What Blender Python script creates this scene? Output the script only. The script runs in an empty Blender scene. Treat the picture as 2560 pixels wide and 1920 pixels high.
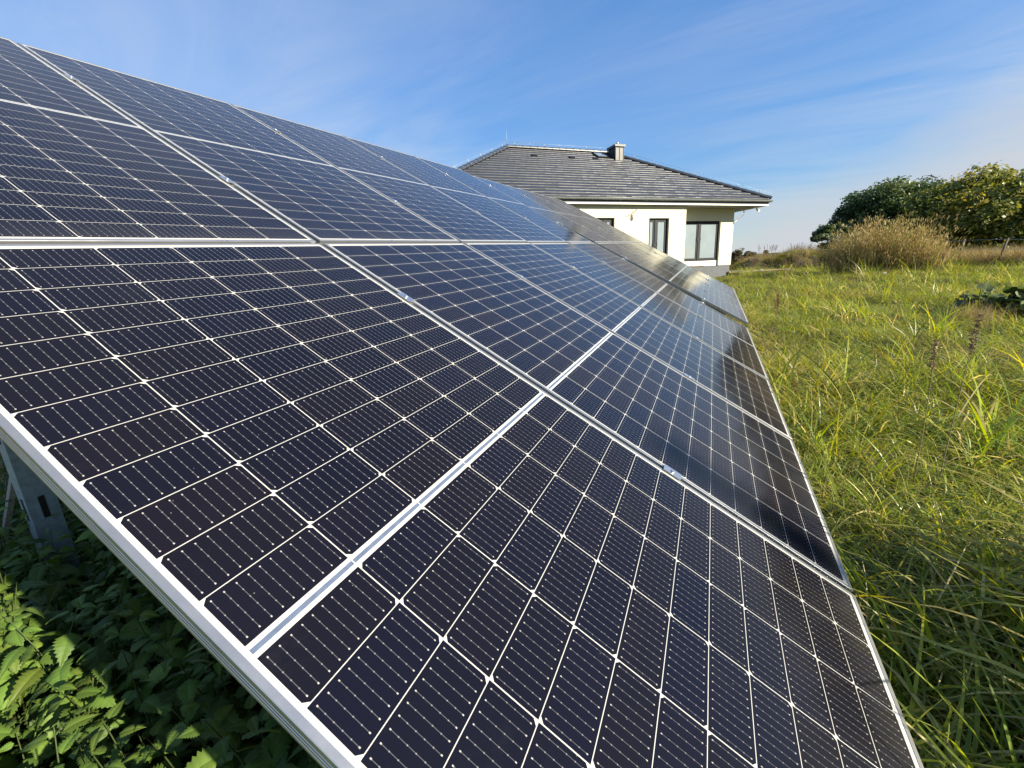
import bpy, bmesh, math, random
import numpy as np
from mathutils import Matrix, Vector
SC = bpy.context.scene
COL = SC.collection
random.seed(7); RNG = np.random.default_rng(7)

# ------------------------------------------------------------------ camera, sky, sun, exposure
CAM_POS = (1.5053, -1.3427, -0.1917)
RIGHT = Vector((0.9063, 0.4197, -0.0491)); UP = Vector((-0.0593, 0.2415, 0.9686)); FWD = Vector((-0.4184, 0.8749, -0.2437))
cam = bpy.data.cameras.new('camera'); cam.sensor_width = 36.0; cam.lens = 1041.81 / 2560 * 36
cam.clip_start = 0.02; cam.clip_end = 4000
camo = bpy.data.objects.new('camera', cam); COL.objects.link(camo); SC.camera = camo
camo.matrix_world = Matrix(((RIGHT.x, UP.x, -FWD.x, CAM_POS[0]), (RIGHT.y, UP.y, -FWD.y, CAM_POS[1]), (RIGHT.z, UP.z, -FWD.z, CAM_POS[2]), (0, 0, 0, 1)))

SUN_EL, SUN_AZ = math.radians(25), math.radians(-6.5)       # azimuth from +x towards +y
SUN = Vector((math.cos(SUN_EL) * math.cos(SUN_AZ), math.cos(SUN_EL) * math.sin(SUN_AZ), math.sin(SUN_EL)))
W = bpy.data.worlds.new('World'); SC.world = W; W.use_nodes = True
wt = W.node_tree; wt.nodes.clear()

def nd(t, typ, **kw):
    n = t.nodes.new(typ)
    for k, v in kw.items():
        if k.startswith('i_'):
            key = k[2:]
            n.inputs[int(key) if key.isdigit() else key.replace('_', ' ')].default_value = v
        else:
            setattr(n, k, v)
    return n

def lk(t, a, b): t.links.new(a, b)

def math_n(t, op, a, b=None, clamp=False):
    n = t.nodes.new('ShaderNodeMath'); n.operation = op; n.use_clamp = clamp
    for i, v in enumerate((a, b)):
        if v is None: continue
        if isinstance(v, (int, float)): n.inputs[i].default_value = v
        else: lk(t, v, n.inputs[i])
    return n.outputs[0]

def ramp(t, fac, stops, interp='LINEAR'):
    n = t.nodes.new('ShaderNodeValToRGB'); n.color_ramp.interpolation = interp
    e = n.color_ramp.elements
    while len(e) < len(stops): e.new(0.5)
    for el, (p, c) in zip(e, stops):
        el.position = p; el.color = (*c, 1) if len(c) == 3 else c
    lk(t, fac, n.inputs[0]); return n.outputs[0]

def mixc(t, fac, a, b, blend='MIX'):
    n = t.nodes.new('ShaderNodeMix'); n.data_type = 'RGBA'; n.blend_type = blend
    for s, v in ((n.inputs['Factor'], fac), (n.inputs['A'], a), (n.inputs['B'], b)):
        pass
    sock = [n.inputs[0], n.inputs[6], n.inputs[7]]
    for s, v in zip(sock, (fac, a, b)):
        if isinstance(v, (int, float)): s.default_value = v
        elif isinstance(v, tuple): s.default_value = (*v, 1) if len(v) == 3 else v
        else: lk(t, v, s)
    return n.outputs[2]

sky = nd(wt, 'ShaderNodeTexSky', sky_type='NISHITA', sun_disc=False, sun_elevation=SUN_EL, sun_rotation=math.pi / 2 - SUN_AZ,
         altitude=900, air_density=1.0, dust_density=0.35, ozone_density=1.6)
tc = nd(wt, 'ShaderNodeTexCoord')
sep = nd(wt, 'ShaderNodeSeparateXYZ'); lk(wt, tc.outputs['Generated'], sep.inputs[0])
# thin cirrus: streaks laid out on a high plane (direction / height), drawn out along one heading
zc = math_n(wt, 'MAXIMUM', sep.outputs[2], 0.03)
zz = math_n(wt, 'ADD', zc, 0.14)
px = math_n(wt, 'DIVIDE', sep.outputs[0], zz); py = math_n(wt, 'DIVIDE', sep.outputs[1], zz)
cmb = nd(wt, 'ShaderNodeCombineXYZ'); lk(wt, px, cmb.inputs[0]); lk(wt, py, cmb.inputs[1])
mp = nd(wt, 'ShaderNodeMapping'); mp.inputs['Rotation'].default_value = (0, 0, math.radians(38)); mp.inputs['Scale'].default_value = (0.6, 1.6, 1)
lk(wt, cmb.outputs[0], mp.inputs[0])
n1 = nd(wt, 'ShaderNodeTexNoise', i_Scale=0.9, i_Detail=7.0, i_Roughness=0.62, i_Distortion=0.6); lk(wt, mp.outputs[0], n1.inputs['Vector'])
n2 = nd(wt, 'ShaderNodeTexNoise', i_Scale=0.45, i_Detail=3.0, i_Roughness=0.5); lk(wt, cmb.outputs[0], n2.inputs['Vector'])
wis = ramp(wt, n1.outputs[0], [(0.40, (0, 0, 0)), (0.66, (1, 1, 1))])
big = ramp(wt, n2.outputs[0], [(0.34, (0, 0, 0)), (0.58, (1, 1, 1))])
wisp = math_n(wt, 'MULTIPLY', math_n(wt, 'MULTIPLY', wis, big), 0.40)
# pale cloud bank low over the land ahead and to the right
azd = math_n(wt, 'ADD', math_n(wt, 'MULTIPLY', sep.outputs[0], 0.80), math_n(wt, 'MULTIPLY', sep.outputs[1], 0.60))
edge = math_n(wt, 'ADD', math_n(wt, 'MULTIPLY', math_n(wt, 'SUBTRACT', azd, 0.60), 0.55), 0.12)
n3 = nd(wt, 'ShaderNodeTexNoise', i_Scale=3.0, i_Detail=5.0, i_Roughness=0.55)
mp3 = nd(wt, 'ShaderNodeMapping'); mp3.inputs['Scale'].default_value = (1, 1, 4); lk(wt, tc.outputs['Generated'], mp3.inputs[0]); lk(wt, mp3.outputs[0], n3.inputs['Vector'])
edge = math_n(wt, 'ADD', edge, math_n(wt, 'MULTIPLY', math_n(wt, 'SUBTRACT', n3.outputs[0], 0.5), 0.18))
bank = math_n(wt, 'MULTIPLY', math_n(wt, 'SUBTRACT', edge, sep.outputs[2]), 8.0, clamp=True)
bank = math_n(wt, 'MULTIPLY', bank, 0.94)
hs = nd(wt, 'ShaderNodeHueSaturation', i_Saturation=1.24, i_Value=1.0, i_Hue=0.505); bw = nd(wt, 'ShaderNodeRGBToBW'); lk(wt, sky.outputs[0], bw.inputs[0])
gain = math_n(wt, 'DIVIDE', 1.32, math_n(wt, 'ADD', 1.0, math_n(wt, 'MULTIPLY', bw.outputs[0], 0.42)))      # evens out the bright horizon as the camera's exposure did
sc1 = nd(wt, 'ShaderNodeVectorMath', operation='SCALE'); lk(wt, sky.outputs[0], sc1.inputs[0]); lk(wt, gain, sc1.inputs['Scale'])
lk(wt, sc1.outputs[0], hs.inputs['Color'])
skyc = mixc(wt, wisp, hs.outputs[0], (2.3, 2.45, 2.7)); skyc = mixc(wt, bank, skyc, (2.02, 2.12, 2.30))
bg = nd(wt, 'ShaderNodeBackground', i_Strength=0.128); lk(wt, skyc, bg.inputs[0])
wo = nd(wt, 'ShaderNodeOutputWorld'); lk(wt, bg.outputs[0], wo.inputs[0])

sl = bpy.data.lights.new('sun', 'SUN'); sl.energy = 5.0; sl.angle = math.radians(0.53); sl.color = (1.0, 0.91, 0.73)
so = bpy.data.objects.new('sun', sl); COL.objects.link(so); so.rotation_mode = 'QUATERNION'; so.rotation_quaternion = (-SUN).to_track_quat('-Z', 'Y')
SC.view_settings.view_transform = 'Standard'; SC.view_settings.look = 'None'; SC.view_settings.gamma = 1.0
SC.view_settings.exposure = 1.28
SC.cycles.max_bounces = 8; SC.cycles.transparent_max_bounces = 8
SC.cycles.use_denoising = True

# ------------------------------------------------------------------ helpers
class MB:
    """collects polygons; build() links them as one mesh object"""
    def __init__(s): s.v = []; s.f = []; s.m = []; s.sm = []; s.uv = {}; s.tone = {}
    def poly(s, pts, m=0, smooth=False, uv=None, tone=None):
        b = len(s.v); s.v += [tuple(p) for p in pts]; s.f.append(tuple(range(b, b + len(pts)))); s.m.append(m); s.sm.append(smooth)
        if uv: s.uv[len(s.f) - 1] = uv
        if tone is not None: s.tone[len(s.f) - 1] = tone
    def box(s, a, b, m=0, mat=None):
        (x0, y0, z0), (x1, y1, z1) = a, b
        P = [Vector(p) for p in ((x0, y0, z0), (x1, y0, z0), (x1, y1, z0), (x0, y1, z0), (x0, y0, z1), (x1, y0, z1), (x1, y1, z1), (x0, y1, z1))]
        if mat is not None: P = [mat @ p for p in P]
        i = len(s.v); s.v += [tuple(p) for p in P]
        for q in ((0, 3, 2, 1), (4, 5, 6, 7), (0, 1, 5, 4), (1, 2, 6, 5), (2, 3, 7, 6), (3, 0, 4, 7)):
            s.f.append(tuple(i + k for k in q)); s.m.append(m); s.sm.append(False)
    def tube(s, pts, r, n=8, m=0, caps=True, smooth=True):
        pts = [Vector(p) for p in pts]; rs = r if isinstance(r, (list, tuple)) else [r] * len(pts)
        rings = []
        ref = Vector((0, 0, 1))
        for k, p in enumerate(pts):
            d = (pts[min(k + 1, len(pts) - 1)] - pts[max(k - 1, 0)])
            d = d.normalized() if d.length > 1e-9 else Vector((0, 0, 1))
            a = d.cross(ref) if abs(d.dot(ref)) < 0.95 else d.cross(Vector((1, 0, 0)))
            a.normalize(); b = d.cross(a)
            i = len(s.v)
            for j in range(n):
                an = 2 * math.pi * j / n
                s.v.append(tuple(p + (a * math.cos(an) + b * math.sin(an)) * rs[k]))
            rings.append(i)
        for k in range(len(rings) - 1):
            for j in range(n):
                s.f.append((rings[k] + j, rings[k] + (j + 1) % n, rings[k + 1] + (j + 1) % n, rings[k + 1] + j)); s.m.append(m); s.sm.append(smooth)
        if caps:
            s.f.append(tuple(rings[0] + j for j in range(n))[::-1]); s.m.append(m); s.sm.append(False)
            s.f.append(tuple(rings[-1] + j for j in range(n))); s.m.append(m); s.sm.append(False)
    def build(s, name, mats, parent=None):
        me = bpy.data.meshes.new(name); me.from_pydata(s.v, [], s.f)
        for mm in (mats if isinstance(mats, (list, tuple)) else [mats]): me.materials.append(mm)
        me.polygons.foreach_set('material_index', s.m); me.polygons.foreach_set('use_smooth', s.sm)
        if s.uv:
            l = me.uv_layers.new(name='cell')
            for fi, uv in s.uv.items():
                for li, c in zip(me.polygons[fi].loop_indices, uv): l.data[li].uv = c
        if s.tone:
            at = me.attributes.new('tone', 'FLOAT', 'FACE')
            for fi, t in s.tone.items(): at.data[fi].value = t
        me.update()
        o = bpy.data.objects.new(name, me); COL.objects.link(o)
        if parent: o.parent = parent
        return o

def quads_mesh(name, V, Q, mats, col=None, smooth=False, midx=None):
    """big mesh from numpy arrays: V (n,3), Q (k,4)"""
    me = bpy.data.meshes.new(name)
    V = np.ascontiguousarray(V, np.float32); Q = np.ascontiguousarray(Q, np.int32)
    me.vertices.add(len(V)); me.vertices.foreach_set('co', V.ravel())
    me.loops.add(Q.size); me.loops.foreach_set('vertex_index', Q.ravel())
    me.polygons.add(len(Q)); me.polygons.foreach_set('loop_start', np.arange(0, Q.size, 4, dtype=np.int32))
    me.polygons.foreach_set('loop_total', np.full(len(Q), 4, np.int32)) if hasattr(me.polygons[0], 'loop_total') and False else None
    for mm in (mats if isinstance(mats, (list, tuple)) else [mats]): me.materials.append(mm)
    if midx is not None: me.polygons.foreach_set('material_index', np.asarray(midx, np.int32))
    if smooth: me.polygons.foreach_set('use_smooth', np.ones(len(Q), bool))
    if col is not None:
        a = me.color_attributes.new('col', 'FLOAT_COLOR', 'POINT')
        c4 = np.ones((len(V), 4), np.float32); c4[:, :3] = col
        a.data.foreach_set('color', c4.ravel())
    me.update(calc_edges=True); me.validate()
    return me

def link(name, me, parent=None):
    o = bpy.data.objects.new(name, me); COL.objects.link(o)
    if parent: o.parent = parent
    return o

def tag(o, label=None, cat=None, group=None, kind=None):
    if label: o['label'] = label
    if cat: o['category'] = cat
    if group: o['group'] = group
    if kind: o['kind'] = kind
    return o

def empty(name, loc=(0, 0, 0), rz=0.0, mw=None):
    o = bpy.data.objects.new(name, None); COL.objects.link(o); o.empty_display_size = 0.2
    if mw is not None: o.matrix_world = mw
    else: o.location = loc; o.rotation_euler = (0, 0, rz)
    return o

def base_mat(name):
    m = bpy.data.materials.new(name); m.use_nodes = True; t = m.node_tree
    return m, t, t.nodes['Principled BSDF']

def simple(name, col, rough=0.5, metal=0.0, var=0.0, scale=8.0, bump=0.0, bscale=60.0, spec=0.5, coat=0.0):
    m, t, b = base_mat(name)
    b.inputs['Roughness'].default_value = rough; b.inputs['Metallic'].default_value = metal
    b.inputs['Base Color'].default_value = (*col, 1); b.inputs['Specular IOR Level'].default_value = spec; b.inputs['Coat Weight'].default_value = coat
    if var or bump:
        g = nd(t, 'ShaderNodeTexCoord')
    if var:
        n = nd(t, 'ShaderNodeTexNoise', i_Scale=scale, i_Detail=6.0, i_Roughness=0.65); lk(t, g.outputs['Object'], n.inputs['Vector'])
        c = ramp(t, n.outputs[0], [(0.3, tuple(x * (1 - var) for x in col)), (0.7, tuple(min(1, x * (1 + var)) for x in col))])
        lk(t, c, b.inputs['Base Color'])
        r = nd(t, 'ShaderNodeMapRange', i_3=rough - 0.12 if rough > 0.15 else rough, i_4=min(1, rough + 0.12)); lk(t, n.outputs[0], r.inputs[0]); lk(t, r.outputs[0], b.inputs['Roughness'])
    if bump:
        n2 = nd(t, 'ShaderNodeTexNoise', i_Scale=bscale, i_Detail=4.0); lk(t, g.outputs['Object'], n2.inputs['Vector'])
        bp = nd(t, 'ShaderNodeBump', i_Strength=bump, i_Distance=0.01); lk(t, n2.outputs[0], bp.inputs['Height']); lk(t, bp.outputs[0], b.inputs['Normal'])
    return m

def leaf_mat(name, rough=0.5, trans=0.35, patch=None, gain=1.0, sat=1.0, objvar=0.0):
    """leaf-coloured surface from the mesh's own 'col' attribute, part of the light passing through"""
    m, t, b = base_mat(name)
    at = nd(t, 'ShaderNodeAttribute', attribute_name='col'); c = at.outputs['Color']
    if patch:
        geo = nd(t, 'ShaderNodeNewGeometry')
        n = nd(t, 'ShaderNodeTexNoise', i_Scale=patch[0], i_Detail=3.0, i_Roughness=0.6); lk(t, geo.outputs['Position'], n.inputs['Vector'])
        f = ramp(t, n.outputs[0], [(0.36, (0, 0, 0)), (0.68, (1, 1, 1))])
        c = mixc(t, math_n(t, 'MULTIPLY', f, patch[2]), c, patch[1])
    if objvar:
        oi = nd(t, 'ShaderNodeObjectInfo')
        h = nd(t, 'ShaderNodeHueSaturation'); mr = nd(t, 'ShaderNodeMapRange', i_3=1 - objvar, i_4=1 + objvar)
        lk(t, oi.outputs['Random'], mr.inputs[0]); lk(t, mr.outputs[0], h.inputs['Value']); lk(t, c, h.inputs['Color']); c = h.outputs[0]
    h2 = nd(t, 'ShaderNodeHueSaturation', i_Saturation=sat, i_Value=gain); lk(t, c, h2.inputs['Color']); c = h2.outputs[0]
    lk(t, c, b.inputs['Base Color']); b.inputs['Roughness'].default_value = rough; b.inputs['Specular IOR Level'].default_value = 0.35
    tr = nd(t, 'ShaderNodeBsdfTranslucent'); h3 = nd(t, 'ShaderNodeHueSaturation', i_Saturation=1.15, i_Value=1.25, i_Hue=0.49); lk(t, c, h3.inputs['Color']); lk(t, h3.outputs[0], tr.inputs[0])
    mx = nd(t, 'ShaderNodeMixShader', i_0=trans); lk(t, b.outputs[0], mx.inputs[1]); lk(t, tr.outputs[0], mx.inputs[2])
    lk(t, mx.outputs[0], t.nodes['Material Output'].inputs[0])
    return m

def gz(x, y):
    """height of the land: climbs gently ahead of the camera, levels off past the crest"""
    x = np.asarray(x, float); y = np.asarray(y, float)
    yy = np.clip(y, -60, None)
    s = np.where(yy < 52, 0.053 * yy, 0.053 * 52 + 10 * 0.053 * (1 - np.exp(-(yy - 52) / 10)))
    s = s - 0.012 * np.clip(yy - 75, 0, None)
    b = 0.045 * np.sin(x * 0.9 + 1.3) * np.sin(y * 0.75 + 0.4) + 0.03 * np.sin(x * 2.3 + y * 1.7)
    near = np.clip((np.hypot(x - 1.5, y + 1.3) - 3) / 4, 0, 1)
    return -1.75 + s + b * near

def gzf(x, y): return float(gz(x, y))

# ------------------------------------------------------------------ materials
M = {}
M['alu'] = simple('anodised_aluminium', (0.47, 0.465, 0.45), 0.30, 0.8, var=0.05, scale=14, spec=0.5)
M['alu_dark'] = simple('aluminium_groove', (0.16, 0.17, 0.17), 0.5, 0.6)
M['galv'] = simple('galvanised_steel', (0.32, 0.39, 0.44), 0.5, 0.4, var=0.22, scale=30)
M['backsheet'] = simple('white_backsheet_under_glass', (0.44, 0.43, 0.39), 0.12, spec=0.4)
M['ribbon'] = simple('tinned_ribbon', (0.30, 0.35, 0.42), 0.22, 0.7, var=0.15, scale=60)
M['batten'] = simple('grey_weathered_wood', (0.36, 0.31, 0.25), 0.8, var=0.3, scale=25)
M['plank'] = simple('pale_timber', (0.46, 0.36, 0.24), 0.75, var=0.25, scale=12)
M['stucco'] = simple('cream_stucco', (0.56, 0.545, 0.43), 0.9, var=0.02, scale=1.2, bump=0.15, bscale=220)
M['plinth'] = simple('grey_plinth_plaster', (0.10, 0.105, 0.115), 0.85, var=0.18, scale=4, bump=0.2, bscale=150)
M['soffit'] = simple('grey_soffit_board', (0.23, 0.23, 0.21), 0.7, var=0.06)
M['fascia'] = simple('anthracite_fascia', (0.035, 0.042, 0.055), 0.45)
M['white'] = simple('white_trim', (0.80, 0.79, 0.74), 0.6)
M['gutter'] = simple('graphite_gutter', (0.22, 0.24, 0.25), 0.32, 0.25, var=0.1, scale=6)
M['frame'] = simple('anthracite_window_frame', (0.011, 0.012, 0.015), 0.55, spec=0.25)
M['chimney'] = simple('grey_seamed_metal', (0.045, 0.047, 0.047), 0.45, 0.2, var=0.1)
M['black'] = simple('black_metal', (0.012, 0.013, 0.016), 0.5)
M['steel'] = simple('bright_steel', (0.6, 0.62, 0.64), 0.3, 0.9)
M['polewood'] = simple('creosoted_pole', (0.10, 0.075, 0.055), 0.85, var=0.3, scale=9)
M['bark'] = simple('tree_bark', (0.07, 0.055, 0.042), 0.9, var=0.35, scale=9, bump=0.6, bscale=30)
M['soil'] = simple('dark_soil', (0.055, 0.042, 0.03), 0.95, var=0.4, scale=2.5, bump=0.8, bscale=10)
M['stone'] = simple('pale_stone', (0.30, 0.29, 0.26), 0.8, var=0.2, scale=10, bump=0.4, bscale=20)

def cell_material():
    m, t, b = base_mat('silicon_cell_under_glass')
    uv = nd(t, 'ShaderNodeUVMap', uv_map='cell'); s = nd(t, 'ShaderNodeSeparateXYZ'); lk(t, uv.outputs[0], s.inputs[0])
    a = math_n(t, 'ABSOLUTE', math_n(t, 'SUBTRACT', math_n(t, 'FRACT', math_n(t, 'MULTIPLY', s.outputs[0], 10.0)), 0.5))
    v = s.outputs[1]
    line = math_n(t, 'LESS_THAN', a, 0.026)
    inr = math_n(t, 'LESS_THAN', math_n(t, 'ABSOLUTE', math_n(t, 'SUBTRACT', v, 0.5)), 0.41)
    line = math_n(t, 'MULTIPLY', line, inr)
    dv = math_n(t, 'ABSOLUTE', math_n(t, 'SUBTRACT', math_n(t, 'FRACT', math_n(t, 'MULTIPLY', v, 6.0)), 0.5))
    dot = math_n(t, 'MULTIPLY', math_n(t, 'LESS_THAN', a, 0.050), math_n(t, 'LESS_THAN', dv, 0.07))
    dot = math_n(t, 'MULTIPLY', dot, inr)
    ve = math_n(t, 'ABSOLUTE', math_n(t, 'SUBTRACT', math_n(t, 'ABSOLUTE', math_n(t, 'SUBTRACT', v, 0.5)), 0.405))
    end = math_n(t, 'MULTIPLY', math_n(t, 'LESS_THAN', a, 0.055), math_n(t, 'LESS_THAN', ve, 0.016))
    at = nd(t, 'ShaderNodeAttribute', attribute_name='tone'); oi = nd(t, 'ShaderNodeObjectInfo')
    tone = math_n(t, 'FRACT', math_n(t, 'ADD', at.outputs['Fac'], oi.outputs['Random']))
    cellc = ramp(t, tone, [(0.0, (0.0036, 0.0042, 0.0100)), (0.4, (0.0055, 0.0048, 0.0082)), (0.7, (0.0034, 0.0044, 0.0125)), (1.0, (0.0070, 0.0056, 0.0082))])
    # faint dust and dried drops on the glass
    tcd = nd(t, 'ShaderNodeTexCoord'); vo = nd(t, 'ShaderNodeTexVoronoi', i_Scale=70.0); lk(t, tcd.outputs['Object'], vo.inputs['Vector'])
    sp = nd(t, 'ShaderNodeSeparateColor'); lk(t, vo.outputs['Color'], sp.inputs[0])
    speck = math_n(t, 'MULTIPLY', math_n(t, 'LESS_THAN', vo.outputs['Distance'], 0.055), math_n(t, 'GREATER_THAN', sp.outputs[0], 0.90))
    du = nd(t, 'ShaderNodeTexNoise', i_Scale=2.2, i_Detail=8.0, i_Roughness=0.7); lk(t, tcd.outputs['Object'], du.inputs['Vector'])
    so_ = nd(t, 'ShaderNodeSeparateXYZ'); lk(t, tcd.outputs['Object'], so_.inputs[0])
    low = nd(t, 'ShaderNodeMapRange', i_1=0.0, i_2=0.13, i_3=0.055, i_4=0.0); lk(t, so_.outputs[1], low.inputs[0])
    stn = nd(t, 'ShaderNodeTexNoise', i_Scale=7.0, i_Detail=6.0, i_Roughness=0.75); lk(t, tcd.outputs['Object'], stn.inputs['Vector'])
    stm = ramp(t, stn.outputs[0], [(0.56, (0, 0, 0)), (0.74, (1, 1, 1))])
    dust = math_n(t, 'ADD', math_n(t, 'MULTIPLY', du.outputs[0], 0.005), math_n(t, 'MULTIPLY', math_n(t, 'ADD', low.outputs[0], math_n(t, 'MULTIPLY', stm, 0.014)), du.outputs[0]))
    cellc = mixc(t, dust, cellc, (0.5, 0.46, 0.40))
    c = mixc(t, math_n(t, 'MULTIPLY', line, 0.30), cellc, (0.24, 0.24, 0.25))
    c = mixc(t, math_n(t, 'MULTIPLY', dot, 0.34), c, (0.38, 0.37, 0.35))
    c = mixc(t, math_n(t, 'MULTIPLY', end, 0.6), c, (0.5, 0.48, 0.44))
    c = mixc(t, math_n(t, 'MULTIPLY', speck, 0.30), c, (0.6, 0.58, 0.52))
    lk(t, c, b.inputs['Base Color'])
    b.inputs['IOR'].default_value = 1.28
    r = nd(t, 'ShaderNodeMapRange', i_3=0.06, i_4=0.16); lk(t, du.outputs[0], r.inputs[0]); lk(t, r.outputs[0], b.inputs['Roughness'])
    wv = nd(t, 'ShaderNodeTexNoise', i_Scale=1.6, i_Detail=1.0); lk(t, tcd.outputs['Object'], wv.inputs['Vector'])
    bp = nd(t, 'ShaderNodeBump', i_Strength=0.10, i_Distance=0.004); lk(t, wv.outputs[0], bp.inputs['Height']); lk(t, bp.outputs[0], b.inputs['Normal'])
    return m
M['cell'] = cell_material()
M['backsheet'].node_tree.nodes['Principled BSDF'].inputs['IOR'].default_value = 1.28

# ------------------------------------------------------------------ ground
def make_ground():
    xs = np.unique(np.concatenate([np.linspace(-700, -40, 24), np.linspace(-40, -8, 24), np.linspace(-8, 16, 97), np.linspace(16, 50, 30), np.linspace(50, 700, 24)]))
    ys = np.unique(np.concatenate([np.linspace(-300, -12, 20), np.linspace(-12, 34, 160), np.linspace(34, 110, 60), np.linspace(110, 1200, 30)]))
    X, Y = np.meshgrid(xs, ys); Z = gz(X, Y)
    V = np.stack([X, Y, Z], -1).reshape(-1, 3); nx, ny = len(xs), len(ys)
    i = (np.arange(ny - 1)[:, None] * nx + np.arange(nx - 1)[None, :]).ravel()
    Q = np.stack([i, i + 1, i + 1 + nx, i + nx], 1)
    m, t, b = base_mat('meadow_floor')
    g = nd(t, 'ShaderNodeNewGeometry')
    n = nd(t, 'ShaderNodeTexNoise', i_Scale=0.6, i_Detail=8.0, i_Roughness=0.7); lk(t, g.outputs['Position'], n.inputs['Vector'])
    n5 = nd(t, 'ShaderNodeTexNoise', i_Scale=14.0, i_Detail=5.0, i_Roughness=0.7); lk(t, g.outputs['Position'], n5.inputs['Vector'])
    c = ramp(t, n.outputs[0], [(0.3, (0.030, 0.040, 0.014)), (0.55, (0.055, 0.060, 0.020)), (0.75, (0.085, 0.075, 0.032))])
    c2 = mixc(t, n5.outputs[0], c, (0.020, 0.022, 0.010)); lk(t, c2, b.inputs['Base Color'])
    b.inputs['Roughness'].default_value = 0.95; b.inputs['Specular IOR Level'].default_value = 0.1
    o = link('ground', quads_mesh('ground', V, Q, m, smooth=True)); tag(o, 'grassy meadow rising gently towards the house', 'ground', kind='structure')
make_ground()

# ------------------------------------------------------------------ solar array
A = Vector((0.0, 0.9986, 0.0531)).normalized(); Dv = Vector((0.857, 0.0274, -0.5146)).normalized(); N = Dv.cross(A).normalized()
PW, PL, TH, GAP, PITCH = 1.134, 2.278, 0.035, 0.02, 1.154
RAILS = (0.475, 1.66, -0.585, -1.77)
def frame_matrix(org, a, d):
    n = d.cross(a).normalized(); y = -d
    return Matrix(((a.x, y.x, n.x, org.x), (a.y, y.y, n.y, org.y), (a.z, y.z, n.z, org.z), (0, 0, 0, 1)))
D2 = (Dv * math.cos(0.016) + N * math.sin(0.016)).normalized()
TABLES = [(Vector((0, 0, 0)), A, Dv, [(-1 + k) * PITCH + GAP / 2 for k in range(5)]),
          (A * 4.81, A, D2, [k * PITCH + 0.0 for k in range(4)])]

def make_cell_sheet():
    """one laminate: cells with clipped corners, white backsheet between them, all tiles of one flat sheet"""
    mb = MB(); zt = -0.0015
    mx, cw, gx = 0.0190, 0.1810, 0.0021                    # side margin, cell width, column gap
    my, chh, gy, mid = 0.0225, 0.0905, 0.0015, 0.0230     # end margin, half-cell height, row gap, middle gap
    cw = (PW - 2 * mx - 5 * gx) / 6; chh = (PL - 2 * my - mid - 22 * gy) / 24
    L0 = 0.0108
    xs = [(mx + k * (cw + gx), mx + k * (cw + gx) + cw) for k in range(6)]
    ys = []
    y = my
    for k in range(24):
        ys.append((y, y + chh)); y += chh + (mid if k == 11 else gy)
    def q(x0, y0, x1, y1, m): mb.poly([(x0, y0, zt), (x1, y0, zt), (x1, y1, zt), (x0, y1, zt)], m)
    rnd = random.Random(3)
    xe = [L0] + [v for p in xs for v in p] + [PW - L0]; ye = [L0] + [v for p in ys for v in p] + [PL - L0]
    for i in range(len(xe) - 1):
        for j in range(len(ye) - 1):
            x0, x1, y0, y1 = xe[i], xe[i + 1], ye[j], ye[j + 1]
            if i % 2 == 1 and j % 2 == 1:
                c, r = i // 2, j // 2
                up = (c % 2 == 0) == (r >= 12)              # which long side carries the clipped corners
                k = 0.0075
                if up:
                    pts = [(x0, y0), (x1, y0), (x1, y1 - k), (x1 - k, y1), (x0 + k, y1), (x0, y1 - k)]
                    tri = [[(x1, y1 - k), (x1, y1), (x1 - k, y1)], [(x0 + k, y1), (x0, y1), (x0, y1 - k)]]
                else:
                    pts = [(x0, y0 + k), (x0 + k, y0), (x1 - k, y0), (x1, y0 + k), (x1, y1), (x0, y1)]
                    tri = [[(x0, y0 + k), (x0, y0), (x0 + k, y0)], [(x1 - k, y0), (x1, y0), (x1, y0 + k)]]
                mb.poly([(a, b, zt) for a, b in pts], 0, uv=[((a - x0) / (x1 - x0), (b - y0) / (y1 - y0)) for a, b in pts], tone=rnd.random() * 0.5)
                for tr in tri: mb.poly([(a, b, zt) for a, b in tr], 1)
            elif j == 24 and 0 < i < len(xe) - 2:          # middle gap: bright ribbon with a white border
                a, b = y0 + 0.0075, y1 - 0.0075
                q(x0, y0, x1, a, 1); q(x0, b, x1, y1, 1)
                if i % 2 == 1:
                    q(x0, a, x1, b, 2)
                else: q(x0, a, x1, b, 1)
            else:
                q(x0, y0, x1, y1, 1)
    return mb
def make_frame():
    mb = MB(); li = 0.0108
    # profile in (inset from outer edge, height): lip, outer wall with three fine grooves, bottom flange
    prof = [(li, -0.0032), (li, 0.0), (0.0012, 0.0), (0.0, -0.0012), (0.0, -0.011), (0.0012, -0.0118), (0.0012, -0.0132), (0.0, -0.014), (0.0, -0.0185), (0.0012, -0.0193), (0.0012, -0.0207), (0.0, -0.0215),
            (0.0, -0.0262), (0.0012, -0.027), (0.0012, -0.0284), (0.0, -0.0292), (0.0, -TH), (0.028, -TH), (0.028, -TH + 0.002), (0.002, -TH + 0.002), (0.002, -0.0065), (li, -0.0065)]
    rings = []
    for d, z in prof: rings.append([(d, d, z), (PW - d, d, z), (PW - d, PL - d, z), (d, PL - d, z)])
    n = len(prof)
    for k in range(n):
        a, b = rings[k], rings[(k + 1) % n]
        dark = k in (5, 9, 13)
        for j in range(4): mb.poly([a[j], a[(j + 1) % 4], b[(j + 1) % 4], b[j]], 1 if dark else 0)
    # closed white back so no light leaks through the laminate
    return mb
sheet = make_cell_sheet(); frm = make_frame()
sheet_o = sheet.build('cell_sheet', [M['cell'], M['backsheet'], M['ribbon']]); sheet_me = sheet_o.data; bpy.data.objects.remove(sheet_o)
frame_o = frm.build('frame', [M['alu'], M['alu_dark']]); frame_me = frame_o.data; bpy.data.objects.remove(frame_o)
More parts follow.
